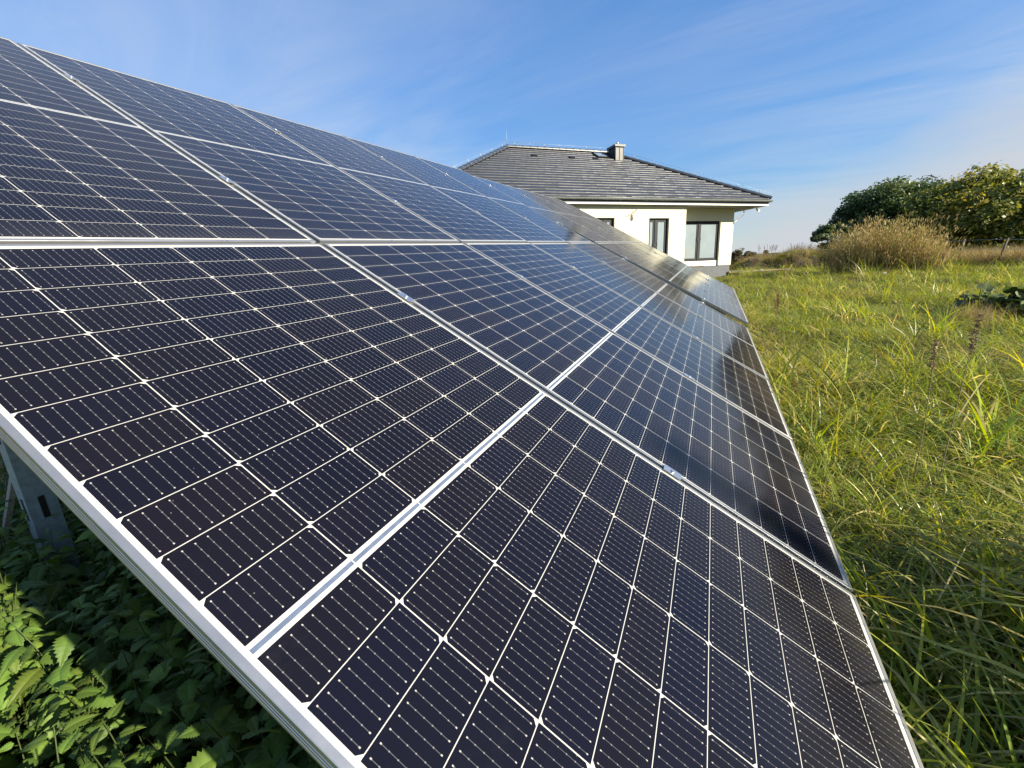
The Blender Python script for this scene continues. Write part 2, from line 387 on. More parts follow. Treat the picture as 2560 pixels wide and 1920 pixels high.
bk = MB(); bk.poly([(0.0108, 0.0108, -0.0058), (0.0108, PL - 0.0108, -0.0058), (PW - 0.0108, PL - 0.0108, -0.0058), (PW - 0.0108, 0.0108, -0.0058)]); jb = bk
for k in range(3): bk.box((0.22 + 0.3 * k, PL / 2 - 0.03, -0.022), (0.30 + 0.3 * k, PL / 2 + 0.03, -0.0062), 1)
back_o = bk.build('back', [M['white'], M['black']]); back_me = back_o.data; bpy.data.objects.remove(back_o)
ORD = ['first', 'second', 'third', 'fourth', 'fifth']
rp = random.Random(11)
for ti, (org, a, d, us) in enumerate(TABLES):
    for k, u in enumerate(us):
        for row in ('lower', 'upper'):
            vlow = (GAP / 2 + PL) if row == 'lower' else -GAP / 2
            mw = frame_matrix(org + a * u + d * vlow, a, d)
            jit = Matrix.Translation((PW / 2, PL / 2, 0)) @ Matrix.Rotation(math.radians(rp.uniform(-.12, .12)), 4, 'X') @ Matrix.Rotation(math.radians(rp.uniform(-.14, .14)), 4, 'Y') @ Matrix.Translation((-PW / 2, -PL / 2, 0))
            e = empty('solar_panel', mw=mw @ jit)
            if ti == 0: lab = '%s-row dark solar panel, %s column counted from the near end of the array' % (row, ORD[k])
            else: lab = '%s-row solar panel, %s column beyond the wide dark gap, towards the house' % (row, ORD[k])
            tag(e, lab, 'solar panel', 'solar panels of the ground array')
            for nm, me in (('cell_sheet', sheet_me), ('frame', frame_me), ('back', back_me)): link(nm, me, e)

def make_rack(org, a, d, us, label):
    n = d.cross(a).normalized()
    u0, u1 = us[0], us[-1] + PW
    e = empty('mounting_rack', (0, 0, 0)); foot = org + a * u0; e.location = (foot.x, foot.y, gzf(foot.x, foot.y)); inv = Matrix.Translation(-e.location)
    fm = inv @ frame_matrix(org, a, d)                       # local x=u, y=-v, z=n
    tag(e, label, 'mounting rack', 'steel racks under the solar panels')
    for v in RAILS:
        mb = MB(); mb.box((u0 - 0.01, -v - 0.02, -TH - 0.042), (u1 + 0.01, -v + 0.02, -TH - 0.001), mat=fm); mb.build('rail', M['alu'], e)
    nr = 3 if len(us) == 5 else 2
    for k in range(nr):
        uu = u0 + 0.56 + (u1 - u0 - 1.12) * k / (nr - 1)
        mb = MB(); mb.box((uu - 0.03, -2.05, -TH - 0.145), (uu + 0.03, 2.05, -TH - 0.044), mat=fm); mb.build('rafter', M['galv'], e)
        for v in (-1.78, 1.15):
            top = org + a * uu + d * v - n * (TH + 0.10)
            zb = gzf(top.x, top.y) - 0.25
            loc = inv @ top
            zl = zb - e.location.z
            pm = MB(); w, dp, tk = 0.055, 0.045, 0.005        # cold-rolled C-section with slotted web
            pm.box((-dp, -w, zl), (dp, w, loc.z))
            for q in range(5):
                z = loc.z - 0.30 - 0.42 * q
                if z > zl + 0.3: pm.box((-0.012, -w - 0.002, z - 0.06), (0.012, -w + 0.001, z + 0.06), 1); pm.box((dp - 0.001, -0.012, z - 0.06), (dp + 0.002, 0.012, z + 0.06), 1)
            p = pm.build('post', [M['galv'], M['black']], e); p.location = (loc.x, loc.y, 0)
    seams = [(us[k] + PW + GAP / 2, False) for k in range(len(us) - 1)]
    for u, _ in seams:
        for v in RAILS:
            mb = MB(); mb.box((u - 0.0085, -v - 0.036, -0.030), (u + 0.0085, -v + 0.036, -0.0055), mat=fm); mb.box((u - 0.0085, -v - 0.030, -0.0055), (u - 0.0055, -v + 0.03, 0.0035), mat=fm); mb.box((u + 0.0055, -v - 0.03, -0.0055), (u + 0.0085, -v + 0.03, 0.0035), mat=fm)
            mb.box((u - 0.0175, -v - 0.032, 0.0036), (u + 0.0175, -v + 0.032, 0.0066), mat=fm); b0 = fm @ Vector((u, -v, 0.0066)); b1 = fm @ Vector((u, -v, 0.012)); mb.tube([b0, b1], 0.0065, 8)
            mb.build('clamp', M['steel'], e)
    for u, s in ((u0, -1), (u1, 1)):
        for v in RAILS:
            mb = MB(); x0, x1 = (u - 0.03, u - 0.0015) if s < 0 else (u + 0.0015, u + 0.03)
            if s < 0 and len(us) == 5: continue              # near end: no clamps show past the frame
            mb.box((x0, -v - 0.03, -0.036), (x1, -v + 0.03, 0.002), mat=fm); b0 = fm @ Vector(((x0 + x1) / 2, -v, 0.002)); b1 = fm @ Vector(((x0 + x1) / 2, -v, 0.012)); mb.tube([b0, b1], 0.007, 8)
            mb.build('clamp', M['steel'], e)
    return e
make_rack(*TABLES[0], 'galvanised rack with C-section posts carrying the near ten panels')
make_rack(*TABLES[1], 'galvanised rack carrying the far eight panels beyond the wide gap')

# weathered batten leaning under the near end of the array
bb = MB(); p0, p1 = Vector((-2.44, -0.69, -1.82)), Vector((-1.62, -0.575, -0.75)); dd = (p1 - p0).normalized()
sx = dd.cross(Vector((0.3, 1, 0))).normalized(); sy = dd.cross(sx)
bm_ = Matrix(((sx.x, sy.x, dd.x, p0.x), (sx.y, sy.y, dd.y, p0.y), (sx.z, sy.z, dd.z, p0.z), (0, 0, 0, 1)))
bb.box((-0.030, -0.012, 0), (0.030, 0.012, (p1 - p0).length), mat=bm_)
bo = bb.build('wooden_batten', M['batten']); tag(bo, 'grey weathered wooden batten leaning under the near end of the array', 'batten')

# ------------------------------------------------------------------ house
H0 = Vector((2.3441, 23.1048, -0.471)); EX = Vector((0.7114, 0.7028, 0)); EY = Vector((-0.7028, 0.7114, 0))
HM = Matrix(((EX.x, EY.x, 0, H0.x), (EX.y, EY.y, 0, H0.y), (0, 0, 1, H0.z), (0, 0, 0, 1)))
house = empty('house', mw=HM); tag(house, 'single-storey cream house with a dark hipped tile roof behind the array', 'house')
PT, SO = 0.44, 3.06     # top of the plinth, underside of the soffit
YB, XL, BX0, BX1, BY = 8.8, -14.5, -9.4, -3.58, -0.75
def wall(mb, p, q, z0, z1, openings, depth=0.17, flip=False):
    """wall face from p to q (plan points), openings as (s0,s1,z0,z1) along it, with reveals going inward"""
    p, q = Vector((*p, 0)), Vector((*q, 0)); d = (q - p); Ln = d.length; d.normalize(); inn = Vector((-d.y, d.x, 0))
    ss = sorted({0.0, Ln, *[v for o in openings for v in o[:2]]}); zs = sorted({z0, z1, *[v for o in openings for v in o[2:]]})
    P = lambda s, z, k=0.0: p + d * s + inn * k + Vector((0, 0, z))
    for i in range(len(ss) - 1):
        for j in range(len(zs) - 1):
            sm, zm = (ss[i] + ss[i + 1]) / 2, (zs[j] + zs[j + 1]) / 2
            if any(o[0] < sm < o[1] and o[2] < zm < o[3] for o in openings): continue
            mb.poly([P(ss[i], zs[j]), P(ss[i + 1], zs[j]), P(ss[i + 1], zs[j + 1]), P(ss[i], zs[j + 1])])
    for s0, s1, a, b in openings:
        mb.poly([P(s0, a), P(s0, b), P(s0, b, depth), P(s0, a, depth)]); mb.poly([P(s1, b), P(s1, a), P(s1, a, depth), P(s1, b, depth)])
        mb.poly([P(s0, b), P(s1, b), P(s1, b, depth), P(s0, b, depth)]); mb.poly([P(s1, a), P(s0, a), P(s0, a, depth), P(s1, a, depth)])
wm = MB()
W3 = (-3.02, -0.81, PT, PT + 2.085)       # right-hand window, in the recessed wall
W2 = (-5.56, -4.50, PT + 0.0, PT + 2.105)
W1 = (-8.45, -7.30, PT + 0.0, PT + 2.12)
wall(wm, (BX1, 0), (0, 0), PT, SO + 0.02, [(W3[0] - BX1, W3[1] - BX1, W3[2], W3[3])])
wall(wm, (BX0, BY), (BX1, BY), PT, SO + 0.02, [(W1[0] - BX0, W1[1] - BX0, W1[2], W1[3]), (W2[0] - BX0, W2[1] - BX0, W2[2], W2[3])])
wall(wm, (BX1, BY), (BX1, 0), PT, SO + 0.02, []); wall(wm, (BX0, 0), (BX0, BY), PT, SO + 0.02, [])
wall(wm, (XL, 0), (BX0, 0), PT, SO + 0.02, [(1.2, 3.4, PT, PT + 2.1)]); wall(wm, (0, 0), (0, YB), PT, SO + 0.02, [(3, 4.2, 1.3, 2.5)])
wall(wm, (0, YB), (XL, YB), PT, SO + 0.02, []); wall(wm, (XL, YB), (XL, 0), PT, SO + 0.02, [])
wm.build('wall', M['stucco'], house)
pm = MB()
for p, q in (((BX1, 0.03), (-0.03, 0.03)), ((BX0 + 0.03, BY + 0.03), (BX1 - 0.03, BY + 0.03)), ((BX1 - 0.03, BY + 0.03), (BX1 - 0.03, 0.03)), ((BX0 + 0.03, 0.03), (BX0 + 0.03, BY + 0.03)), ((XL, 0.03), (BX0 + 0.03, 0.03)), ((-0.03, 0.03), (-0.03, YB)), ((-0.03, YB), (XL, YB)), ((XL, YB), (XL, 0.03))):
    wall(pm, p, q, -0.5, PT, [])
pm.poly([(XL, 0, PT), (0, 0, PT), (0, YB, PT), (XL, YB, PT)]); pm.poly([(BX0, BY, PT), (BX1, BY, PT), (BX1, 0, PT), (BX0, 0, PT)])
pm.build('plinth', M['plinth'], house)

def pane_material():
    m, t, b = base_mat('window_pane')
    g = nd(t, 'ShaderNodeTexCoord'); n = nd(t, 'ShaderNodeTexNoise', i_Scale=1.1, i_Detail=2.0); lk(t, g.outputs['Object'], n.inputs['Vector'])
    c = ramp(t, n.outputs[0], [(0.3, (0.20, 0.245, 0.265)), (0.7, (0.25, 0.30, 0.32))])     # pale blue-grey base, slightly mottled
    lk(t, c, b.inputs['Base Color']); b.inputs['Roughness'].default_value = 0.9; b.inputs['Specular IOR Level'].default_value = 0.0
    gl = nd(t, 'ShaderNodeBsdfGlossy', i_Roughness=0.01); fr = nd(t, 'ShaderNodeFresnel', i_IOR=1.75)
    mx = nd(t, 'ShaderNodeMixShader'); lk(t, math_n(t, 'ADD', fr.outputs[0], 0.10, clamp=True), mx.inputs[0]); lk(t, b.outputs[0], mx.inputs[1]); lk(t, gl.outputs[0], mx.inputs[2])
    lk(t, mx.outputs[0], t.nodes['Material Output'].inputs[0]); return m
M['pane'] = pane_material()
def window(y, x0, x1, z0, z1, mull, board=0.0, sash_l=True):
    """frame set back in the reveal with a mullion and two sashes"""
    fy0, fy1 = y + 0.10, y + 0.168; zb = z0 + board; fw, sw = 0.065, 0.075
    f = MB()
    for a, b in (((x0, fy0, zb), (x1, fy1, zb + fw)), ((x0, fy0, z1 - fw), (x1, fy1, z1)), ((x0, fy0, zb + fw), (x0 + fw, fy1, z1 - fw)), ((x1 - fw, fy0, zb + fw), (x1, fy1, z1 - fw))): f.box(a, b)
    f.box((mull - 0.05, fy0 - 0.012, zb + fw), (mull + 0.05, fy1, z1 - fw))
    fo = f.build('window', M['frame'], house)
    for a, b in ((x0 + fw, mull - 0.05), (mull + 0.05, x1 - fw)):
        s = MB(); c, d = zb + fw, z1 - fw; y0, y1 = fy0 + 0.012, fy1 - 0.01
        s.box((a, y0, c), (b, y1, c + sw)); s.box((a, y0, d - sw), (b, y1, d)); s.box((a, y0, c + sw), (a + sw, y1, d - sw)); s.box((b - sw, y0, c + sw), (b, y1, d - sw))
        s.build('sash', M['frame'], fo)
        p = MB(); p.box((a + sw, y0 + 0.022, c + sw), (b - sw, y0 + 0.034, d - sw)); p.build('pane', M['pane'], fo)
        h = MB(); hx = b - sw * 0.5 if a < mull - 0.1 else a + sw * 0.5
        h.box((hx - 0.012, y0 - 0.045, zb + 0.95), (hx + 0.012, y0 - 0.03, zb + 1.08)); h.box((hx - 0.01, y0 - 0.031, zb + 1.04), (hx + 0.01, y0 - 0.001, zb + 1.07)); h.build('handle', M['black'], fo)
    if board:
        s = MB(); s.box((x0 + 0.001, y + 0.085, z0 + 0.002), (x1 - 0.001, y + 0.16, zb - 0.002)); s.build('threshold_board', M['white'], fo)
    return fo
window(0, W3[0], W3[1], W3[2], W3[3], -2.02, board=0.245)
window(BY, W2[0], W2[1], W2[2], W2[3], -5.13)
window(BY, W1[0], W1[1], W1[2], W1[3], -7.72)
window(0, -13.3, -11.1, PT, PT + 2.1, -12.2)
dk = MB(); dk.box((0, 0, 0), (0.75, 0.10, 0.045)); dko = dk.build('sill_plank', M['plank']); dko.matrix_world = HM @ Matrix.Translation((-2.45, -0.02, PT + 0.115 + 0.03)) 
tag(dko, 'short pale plank lying on the threshold under the large right window', 'plank')
dko.matrix_world = HM @ Matrix.Translation((-2.45, -0.03, PT + 0.002))

# roof: tiles laid course by course on the four slopes
RX0, RX1, RY0, RY1, RZ = -15.55, 1.05, -1.05, 9.95, 3.33
RID = 4.45; SL = 0.58; RH = RZ + SL * (RID - RY0)
def tile_material():
    m, t, b = base_mat('dark_roof_tile')
    at = nd(t, 'ShaderNodeAttribute', attribute_name='tone')
    c = ramp(t, at.outputs['Fac'], [(0.0, (0.026, 0.029, 0.036)), (0.5, (0.035, 0.038, 0.045)), (1.0, (0.050, 0.053, 0.060))])
    g = nd(t, 'ShaderNodeTexCoord'); n = nd(t, 'ShaderNodeTexNoise', i_Scale=5.0, i_Detail=6.0, i_Roughness=0.7); lk(t, g.outputs['Object'], n.inputs['Vector'])
    c = mixc(t, math_n(t, 'MULTIPLY', n.outputs[0], 0.30), c, (0.065, 0.066, 0.066)); lk(t, c, b.inputs['Base Color'])
    r = nd(t, 'ShaderNodeMapRange', i_3=0.36, i_4=0.55); lk(t, n.outputs[0], r.inputs[0]); lk(t, r.outputs[0], b.inputs['Roughness'])
    b.inputs['Specular IOR Level'].default_value = 0.42
    return m
M['tile'] = tile_material()
rf = MB(); rt = random.Random(5)
def slope_tiles(org, ax, up, width, xl, xr, runs):
    """org: eave corner; ax along the eave; up: unit vector up the slope; xl/xr(t): limits of the course at slope distance t"""
    nrm = ax.cross(up).normalized(); ex = 0.325; rows = int(runs / ex) + 1; tw = 0.30
    for r in range(rows):
        t0, t1 = r * ex, min(runs, (r + 1) * ex)
        if t1 - t0 < 0.02: continue
        a, b = xl(t0 + ex * 0.5), xr(t0 + ex * 0.5)
        x = a - (0.15 if r % 2 else 0.0)
        while x < b:
            x0, x1 = max(x + 0.003, a), min(x + tw - 0.003, b); x += tw
            if x1 - x0 < 0.03: continue
            jt = rt.gauss(0, 0.0009); js = rt.gauss(0, 0.0014); tn = min(1, max(0, rt.gauss(0.40, 0.16)))
            P = lambda s, tt, h: org + ax * s + up * tt + nrm * h
            h0, h1 = 0.034 + jt, 0.006 + jt
            p = [P(x0, t0 - 0.02, h0 + js), P(x1, t0 - 0.02, h0 - js), P(x1, t1 + 0.02, h1 - js * .5), P(x0, t1 + 0.02, h1 + js * .5)]
            ch_ = 0.012 * max(0.2, 1 + rt.gauss(0, 0.10)); lo = [P(x0, t0 - 0.02 - ch_, h0 - 0.017), P(x1, t0 - 0.02 - ch_, h0 - 0.017)]
            rf.poly(p, 0, tone=tn); rf.poly([lo[0], lo[1], p[1], p[0]], 0, tone=tn)
            rf.poly([lo[1], P(x1, t1 + .02, h1 - 0.02), p[2], p[1]], 0, tone=tn)
cs, sn = 1 / math.hypot(1, SL), SL / math.hypot(1, SL)
run = (RID - RY0) / cs
zx = Vector((0, 0, 1))
slope_tiles(Vector((RX0, RY0, RZ)), Vector((1, 0, 0)), Vector((0, cs, sn)), RX1 - RX0, lambda t: t * cs, lambda t: RX1 - RX0 - t * cs, run)
slope_tiles(Vector((RX1, RY1, RZ)), Vector((-1, 0, 0)), Vector((0, -cs, sn)), RX1 - RX0, lambda t: t * cs, lambda t: RX1 - RX0 - t * cs, run)
slope_tiles(Vector((RX1, RY0, RZ)), Vector((0, 1, 0)), Vector((-cs, 0, sn)), RY1 - RY0, lambda t: t * cs, lambda t: RY1 - RY0 - t * cs, run)
slope_tiles(Vector((RX0, RY1, RZ)), Vector((0, -1, 0)), Vector((cs, 0, sn)), RY1 - RY0, lambda t: t * cs, lambda t: RY1 - RY0 - t * cs, run)
# closed underlay just below the tiles
c4 = [Vector((RX0, RY0, RZ)), Vector((RX1, RY0, RZ)), Vector((RX1, RY1, RZ)), Vector((RX0, RY1, RZ))]
e0, e1_ = Vector((RX0 + RID - RY0, RID, RH)), Vector((RX1 - (RID - RY0), RID, RH))
for p in ([c4[0], c4[1], e1_, e0], [c4[2], c4[3], e0, e1_], [c4[1], c4[2], e1_], [c4[3], c4[0], e0]): rf.poly(p, 1, tone=0)
roof = rf.build('roof', [M['tile'], M['black']], house)
M['ridge'] = simple('ridge_tile', (0.045, 0.052, 0.062), 0.36, var=0.2, scale=6, spec=0.6)
def ridge_run(p, q, step=0.38):
    p, q = Vector(p), Vector(q); Ln = (q - p).length; d = (q - p).normalized(); n = int(Ln / step); s = d.cross(Vector((0, 0, 1))).normalized(); u = s.cross(d)
    mb = MB()
    for k in range(n):
        a, b = p + d * (Ln * k / n - 0.02), p + d * (Ln * (k + 1) / n)
        for ring in range(8):
            a0, a1 = math.pi * ring / 8, math.pi * (ring + 1) / 8
            f = lambda c, an, r: c + s * math.cos(an) * r + u * (math.sin(an) * r * 0.95 - 0.01)
            mb.poly([f(a, a0, 0.135), f(b, a0, 0.12), f(b, a1, 0.12), f(a, a1, 0.135)], 0)
        for ring in range(8):
            a0, a1 = math.pi * ring / 8, math.pi * (ring + 1) / 8
            mb.poly([f(a, a0, 0.135), f(a, a1, 0.135), f(a, a1, 0.11), f(a, a0, 0.11)], 0)
    mb.build('ridge_tiles', M['ridge'], roof)
for a, b in ((c4[0], e0), (c4[1], e1_), (c4[2], e1_), (c4[3], e0)): ridge_run(a + Vector((0, 0, 0.03)), b + Vector((0, 0, 0.03)))
ridge_run(e0 + Vector((0, 0, 0.03)), e1_ + Vector((0, 0, 0.03)))
# lightning conductor along ridge and hips on little holders, with a rod at the left end of the ridge
lc = MB()
def conductor(p, q, n):
    p, q = Vector(p), Vector(q); lc.tube([p, q], 0.005, 5)
    for k in range(n):
        c = p.lerp(q, (k + 0.5) / n); lc.tube([c + Vector((0, 0, 0.02)), c - Vector((0, 0, 0.12))], 0.012, 6); lc.tube([c - Vector((0, 0, .12)), c + Vector((0.09, -0.16, -0.19))], 0.010, 6)
up_ = Vector((0, 0, 0.26))
conductor(c4[0] + up_, e0 + up_, 7); conductor(e0 + up_, e1_ + up_, 7); conductor(e1_ + up_, c4[1] + up_, 8)
lc.tube([e0 + Vector((0, 0, 0.1)), e0 + Vector((0, 0, 0.78))], [0.010, 0.006], 6)
lc.build('lightning_conductor', M['galv'], house)
for x, t in ((-9.1, 0.80), (-7.1, 0.80), (-5.75, 0.81)):
    c = Vector((x, RY0, RZ)) + Vector((0, cs, sn)) * (run * t); vt = MB()
    vt.box((-0.13, -0.08, 0.03), (0.13, 0.1, 0.075), mat=Matrix(((1, 0, 0, c.x), (0, cs, -sn, c.y), (0, sn, cs, c.z), (0, 0, 0, 1))))
    vt.build('roof_vent', M['black'], roof)
# skylight by the chimney
sk = MB(); c = Vector((-5.2, RY0, RZ)) + Vector((0, cs, sn)) * (run * 0.895)
km = Matrix(((1, 0, 0, c.x), (0, cs, -sn, c.y), (0, sn, cs, c.z), (0, 0, 0, 1)))
sk.box((-0.32, -0.36, 0.03), (0.32, 0.36, 0.09), 0, km); sk.box((-0.25, -0.29, 0.0905), (0.25, 0.29, 0.098), 1, km); sk.build('skylight', [M['frame'], M['pane']], roof)
# chimney with standing seams and a projecting cap
ch = MB(); cx0, cx1, cy0, cy1, cz0, cz1 = -4.60, -4.12, 3.36, 4.00, 5.5, 6.54
ch.box((cx0, cy0, cz0), (cx1, cy1, cz1))
for x in (cx0 + 0.005, (cx0 + cx1) / 2, cx1 - 0.005): ch.box((x - 0.012, cy0 - 0.022, cz0 + 0.25), (x + 0.012, cy0 - 0.001, cz1 - 0.002), 1)
for y in np.linspace(cy0 + 0.03, cy1 - 0.03, 4): ch.box((cx0 - 0.022, y - 0.012, cz0), (cx0 - 0.001, y + 0.012, cz1 - 0.002), 1)
ch.box((cx0 - 0.10, cy0 - 0.16, cz0 + 0.12), (cx1 + 0.10, cy0 - 0.001, cz0 + 0.22), 0)
cho = ch.build('chimney', [M['chimney'], M['black']], house)
cp = MB(); cp.box((cx0 - 0.07, cy0 - 0.07, cz1), (cx1 + 0.07, cy1 + 0.07, cz1 + 0.10)); cp.build('cap', M['chimney'], cho)
fl = MB(); fl.tube([((cx0 + cx1) / 2, 3.6, cz1 + 0.10), ((cx0 + cx1) / 2, 3.6, cz1 + 0.19), ((cx0 + cx1) / 2, 3.6, cz1 + 0.2), ((cx0 + cx1) / 2, 3.6, cz1 + 0.26)], [0.09, 0.09, 0.12, 0.05], 14); fl.build('flue', M['steel'], cho)
# eaves: soffit, white trim, dark fascia, gutter, downpipe
def ring(mb, d0, d1, z0, z1, m=0):
    a = (RX0 + 0.05 + d0, RY0 + 0.05 + d0, RX1 - 0.05 - d0, RY1 - 0.05 - d0); b = (RX0 + 0.05 + d1, RY0 + 0.05 + d1, RX1 - 0.05 - d1, RY1 - 0.05 - d1)
    mb.box((a[0], a[1], z0), (a[2], b[1], z1), m); mb.box((a[0], b[3], z0), (a[2], a[3], z1), m)
    mb.box((a[0], b[1], z0), (b[0], b[3], z1), m); mb.box((b[2], b[1], z0), (a[2], b[3], z1), m)
s = MB(); ring(s, 0.022, 1.8, SO + 0.01, SO + 0.03); s.build('soffit', M['soffit'], house)
s = MB(); ring(s, -0.005, 0.02, SO - 0.008, SO + 0.045); s.build('eave_trim', M['white'], house)
s = MB(); ring(s, 0.0, 0.02, SO + 0.046, RZ + 0.0); s.build('fascia', M['fascia'], house)
gt = MB()
def gutter(p, q):
    p, q = Vector(p), Vector(q); d = (q - p).normalized(); s_ = Vector((d.y, -d.x, 0)); R_ = 0.075
    for k in range(8):
        a0, a1 = math.pi + math.pi * k / 8, math.pi + math.pi * (k + 1) / 8
        f = lambda c, an, r: c + s_ * math.cos(an) * r + Vector((0, 0, math.sin(an) * r))
        gt.poly([f(p, a0, R_), f(q, a0, R_), f(q, a1, R_), f(p, a1, R_)], 0, True); gt.poly([f(p, a0, R_ - .006), f(p, a1, R_ - .006), f(q, a1, R_ - .006), f(q, a0, R_ - .006)], 0, True)
    gt.tube([p + s_ * R_, q + s_ * R_], 0.010, 8)
    for c in (p, q): gt.poly([c + s_ * math.cos(math.pi + math.pi * k / 8) * R_ + Vector((0, 0, math.sin(math.pi + math.pi * k / 8) * R_)) for k in range(9)], 0)
    n = int((q - p).length / 1.2)
    for k in range(n):
        c = p.lerp(q, (k + 0.5) / n); gt.box((-0.015, -0.081, -0.082), (0.015, 0.012, -0.076), 0, Matrix(((d.x, s_.x, 0, c.x), (d.y, s_.y, 0, c.y), (0, 0, 1, c.z), (0, 0, 0, 1))))
gzv = SO + 0.215
gutter((RX0 - 0.03, RY0 + 0.05 - 0.082, gzv), (RX1 + 0.03, RY0 + 0.05 - 0.082, gzv)); gutter((RX1 - 0.05 + 0.082, RY0, gzv), (RX1 - 0.05 + 0.082, RY1, gzv))
gutter((RX1, RY1 - 0.05 + 0.082, gzv), (RX0, RY1 - 0.05 + 0.082, gzv)); gutter((RX0 + 0.05 - 0.082, RY1, gzv), (RX0 + 0.05 - 0.082, RY0, gzv))
gt.build('gutter', M['gutter'], house)
dp_ = MB(); dp_.tube([(RX1 + 0.03, 0.42, gzv - 0.07), (RX1 + 0.03, 0.42, SO - 0.06), (RX1 - 0.02, 0.41, SO - 0.16), (0.12, 0.30, SO - 0.72), (0.07, 0.29, SO - 0.80), (0.07, 0.29, SO - 0.95), (0.07, 0.29, 0.1)], 0.042, 10); dp_.build('downpipe', M['gutter'], house)
sc_ = MB(); sc_.box((0.60, -0.72, SO - 0.045), (0.74, -0.58, SO - 0.012)); sc_.tube([(0.67, -0.65, SO - 0.045), (0.67, -0.65, SO - 0.10), (0.66, -0.72, SO - 0.16), (0.65, -0.82, SO - 0.19)], [0.035, 0.03, 0.055, 0.05], 12); sc_.build('security_camera', M['white'], house)
wl = MB(); wl.box((-6.50, BY - 0.03, PT + 2.02), (-6.40, BY - 0.0005, PT + 2.15)); wl.tube([(-6.45, BY - 0.02, PT + 2.0), (-6.45, BY - 0.03, PT + 2.2), (-6.40, BY - 0.09, PT + 2.32), (-6.28, BY - 0.13, PT + 2.47)], 0.016, 6); wl.tube([(-6.45, BY - 0.03, PT + 2.2), (-6.58, BY - 0.07, PT + 2.24), (-6.68, BY - 0.10, PT + 2.22)], 0.012, 6); wl.build('cable_outlet', M['chimney'], house)

# ------------------------------------------------------------------ plants: blades, tufts, leaves
M['grass'] = leaf_mat('meadow_grass', 0.36, 0.42, patch=(0.55, (0.30, 0.28, 0.045), 0.25), objvar=0.32, gain=1.25, sat=0.98)
M['dry'] = leaf_mat('dry_grass', 0.65, 0.25, objvar=0.2)
M['nettle'] = leaf_mat('nettle_leaf', 0.55, 0.30)
M['leaf'] = leaf_mat('tree_leaf', 0.45, 0.36, gain=1.1, sat=0.9)
M['stalk'] = leaf_mat('dry_stalk', 0.75, 0.1)
GREEN = np.array([(0.145, 0.225, 0.018), (0.080, 0.150, 0.020), (0.230, 0.290, 0.020), (0.160, 0.215, 0.050), (0.310, 0.320, 0.025), (0.38, 0.340, 0.040), (0.50, 0.42, 0.15)])
STRAW = np.array([(0.42, 0.33, 0.14), (0.34, 0.25, 0.10), (0.26, 0.16, 0.06), (0.50, 0.42, 0.22), (0.20, 0.20, 0.05)])

def blades(n, rad, h, w, lean, curl, pal, pw, tipdry=0.3, K=4, rng=RNG, heading=None, spread=6.283):
    """n curved tapering blades standing in a disc"""
    r = rad * np.sqrt(rng.random(n)); a = rng.random(n) * 2 * np.pi
    P = np.stack([r * np.cos(a), r * np.sin(a), np.full(n, -0.03)], 1)
    az = rng.random(n) * 2 * np.pi if heading is None else heading + (rng.random(n) - 0.5) * spread
    Hh = h[0] + (h[1] - h[0]) * rng.random(n); Wd = w[0] + (w[1] - w[0]) * rng.random(n)
    t0 = lean[0] + (lean[1] - lean[0]) * rng.random(n); t1 = t0 + curl[0] + (curl[1] - curl[0]) * rng.random(n) ** 1.4
    d = np.stack([np.cos(az), np.sin(az)], 1); tw = az + np.pi / 2 + rng.normal(0, 0.5, n)
    sd = np.stack([np.cos(tw), np.sin(tw), rng.normal(0, 0.15, n)], 1)
    pos = P.copy(); V = np.zeros((n, K + 1, 2, 3)); C = np.zeros((n, K + 1, 2, 3))
    ci = rng.choice(len(pal), n, p=pw); base = pal[ci] * (0.75 + 0.5 * rng.random((n, 1)))
    tip = base * (1 - tipdry) + np.array((0.26, 0.21, 0.08)) * tipdry * (rng.random((n, 1)) * 1.6)
    for k in range(K + 1):
        t = k / K
        wv = Wd * (1.0 - t) ** 0.6 * (0.6 + 0.8 * min(1, t * 3)) * 0.7 if k < K else Wd * 0.06
        V[:, k, 0] = pos - sd * wv[:, None] / 2; V[:, k, 1] = pos + sd * wv[:, None] / 2
        c = base * (0.8 * (1 - t) + 0.25) + tip * t * 0.75
        C[:, k, 0] = c; C[:, k, 1] = c
        th = t0 + (t1 - t0) * (t + 0.5 / K)
        st = (Hh / K)[:, None]
        pos = pos + np.concatenate([d * np.sin(th)[:, None], np.cos(th)[:, None]], 1) * st
    V = V.reshape(-1, 3); C = C.reshape(-1, 3)
    b = (np.arange(n)[:, None] * (K + 1) * 2 + np.arange(K)[None, :] * 2).ravel()
    Q = np.stack([b, b + 1, b + 3, b + 2], 1)
    return V, Q, C
def join(parts):
    V, Q, C = [], [], []; o = 0
    for v, q, c in parts: V.append(v); Q.append(q + o); C.append(c); o += len(v)
    return np.concatenate(V), np.concatenate(Q), np.concatenate(C)

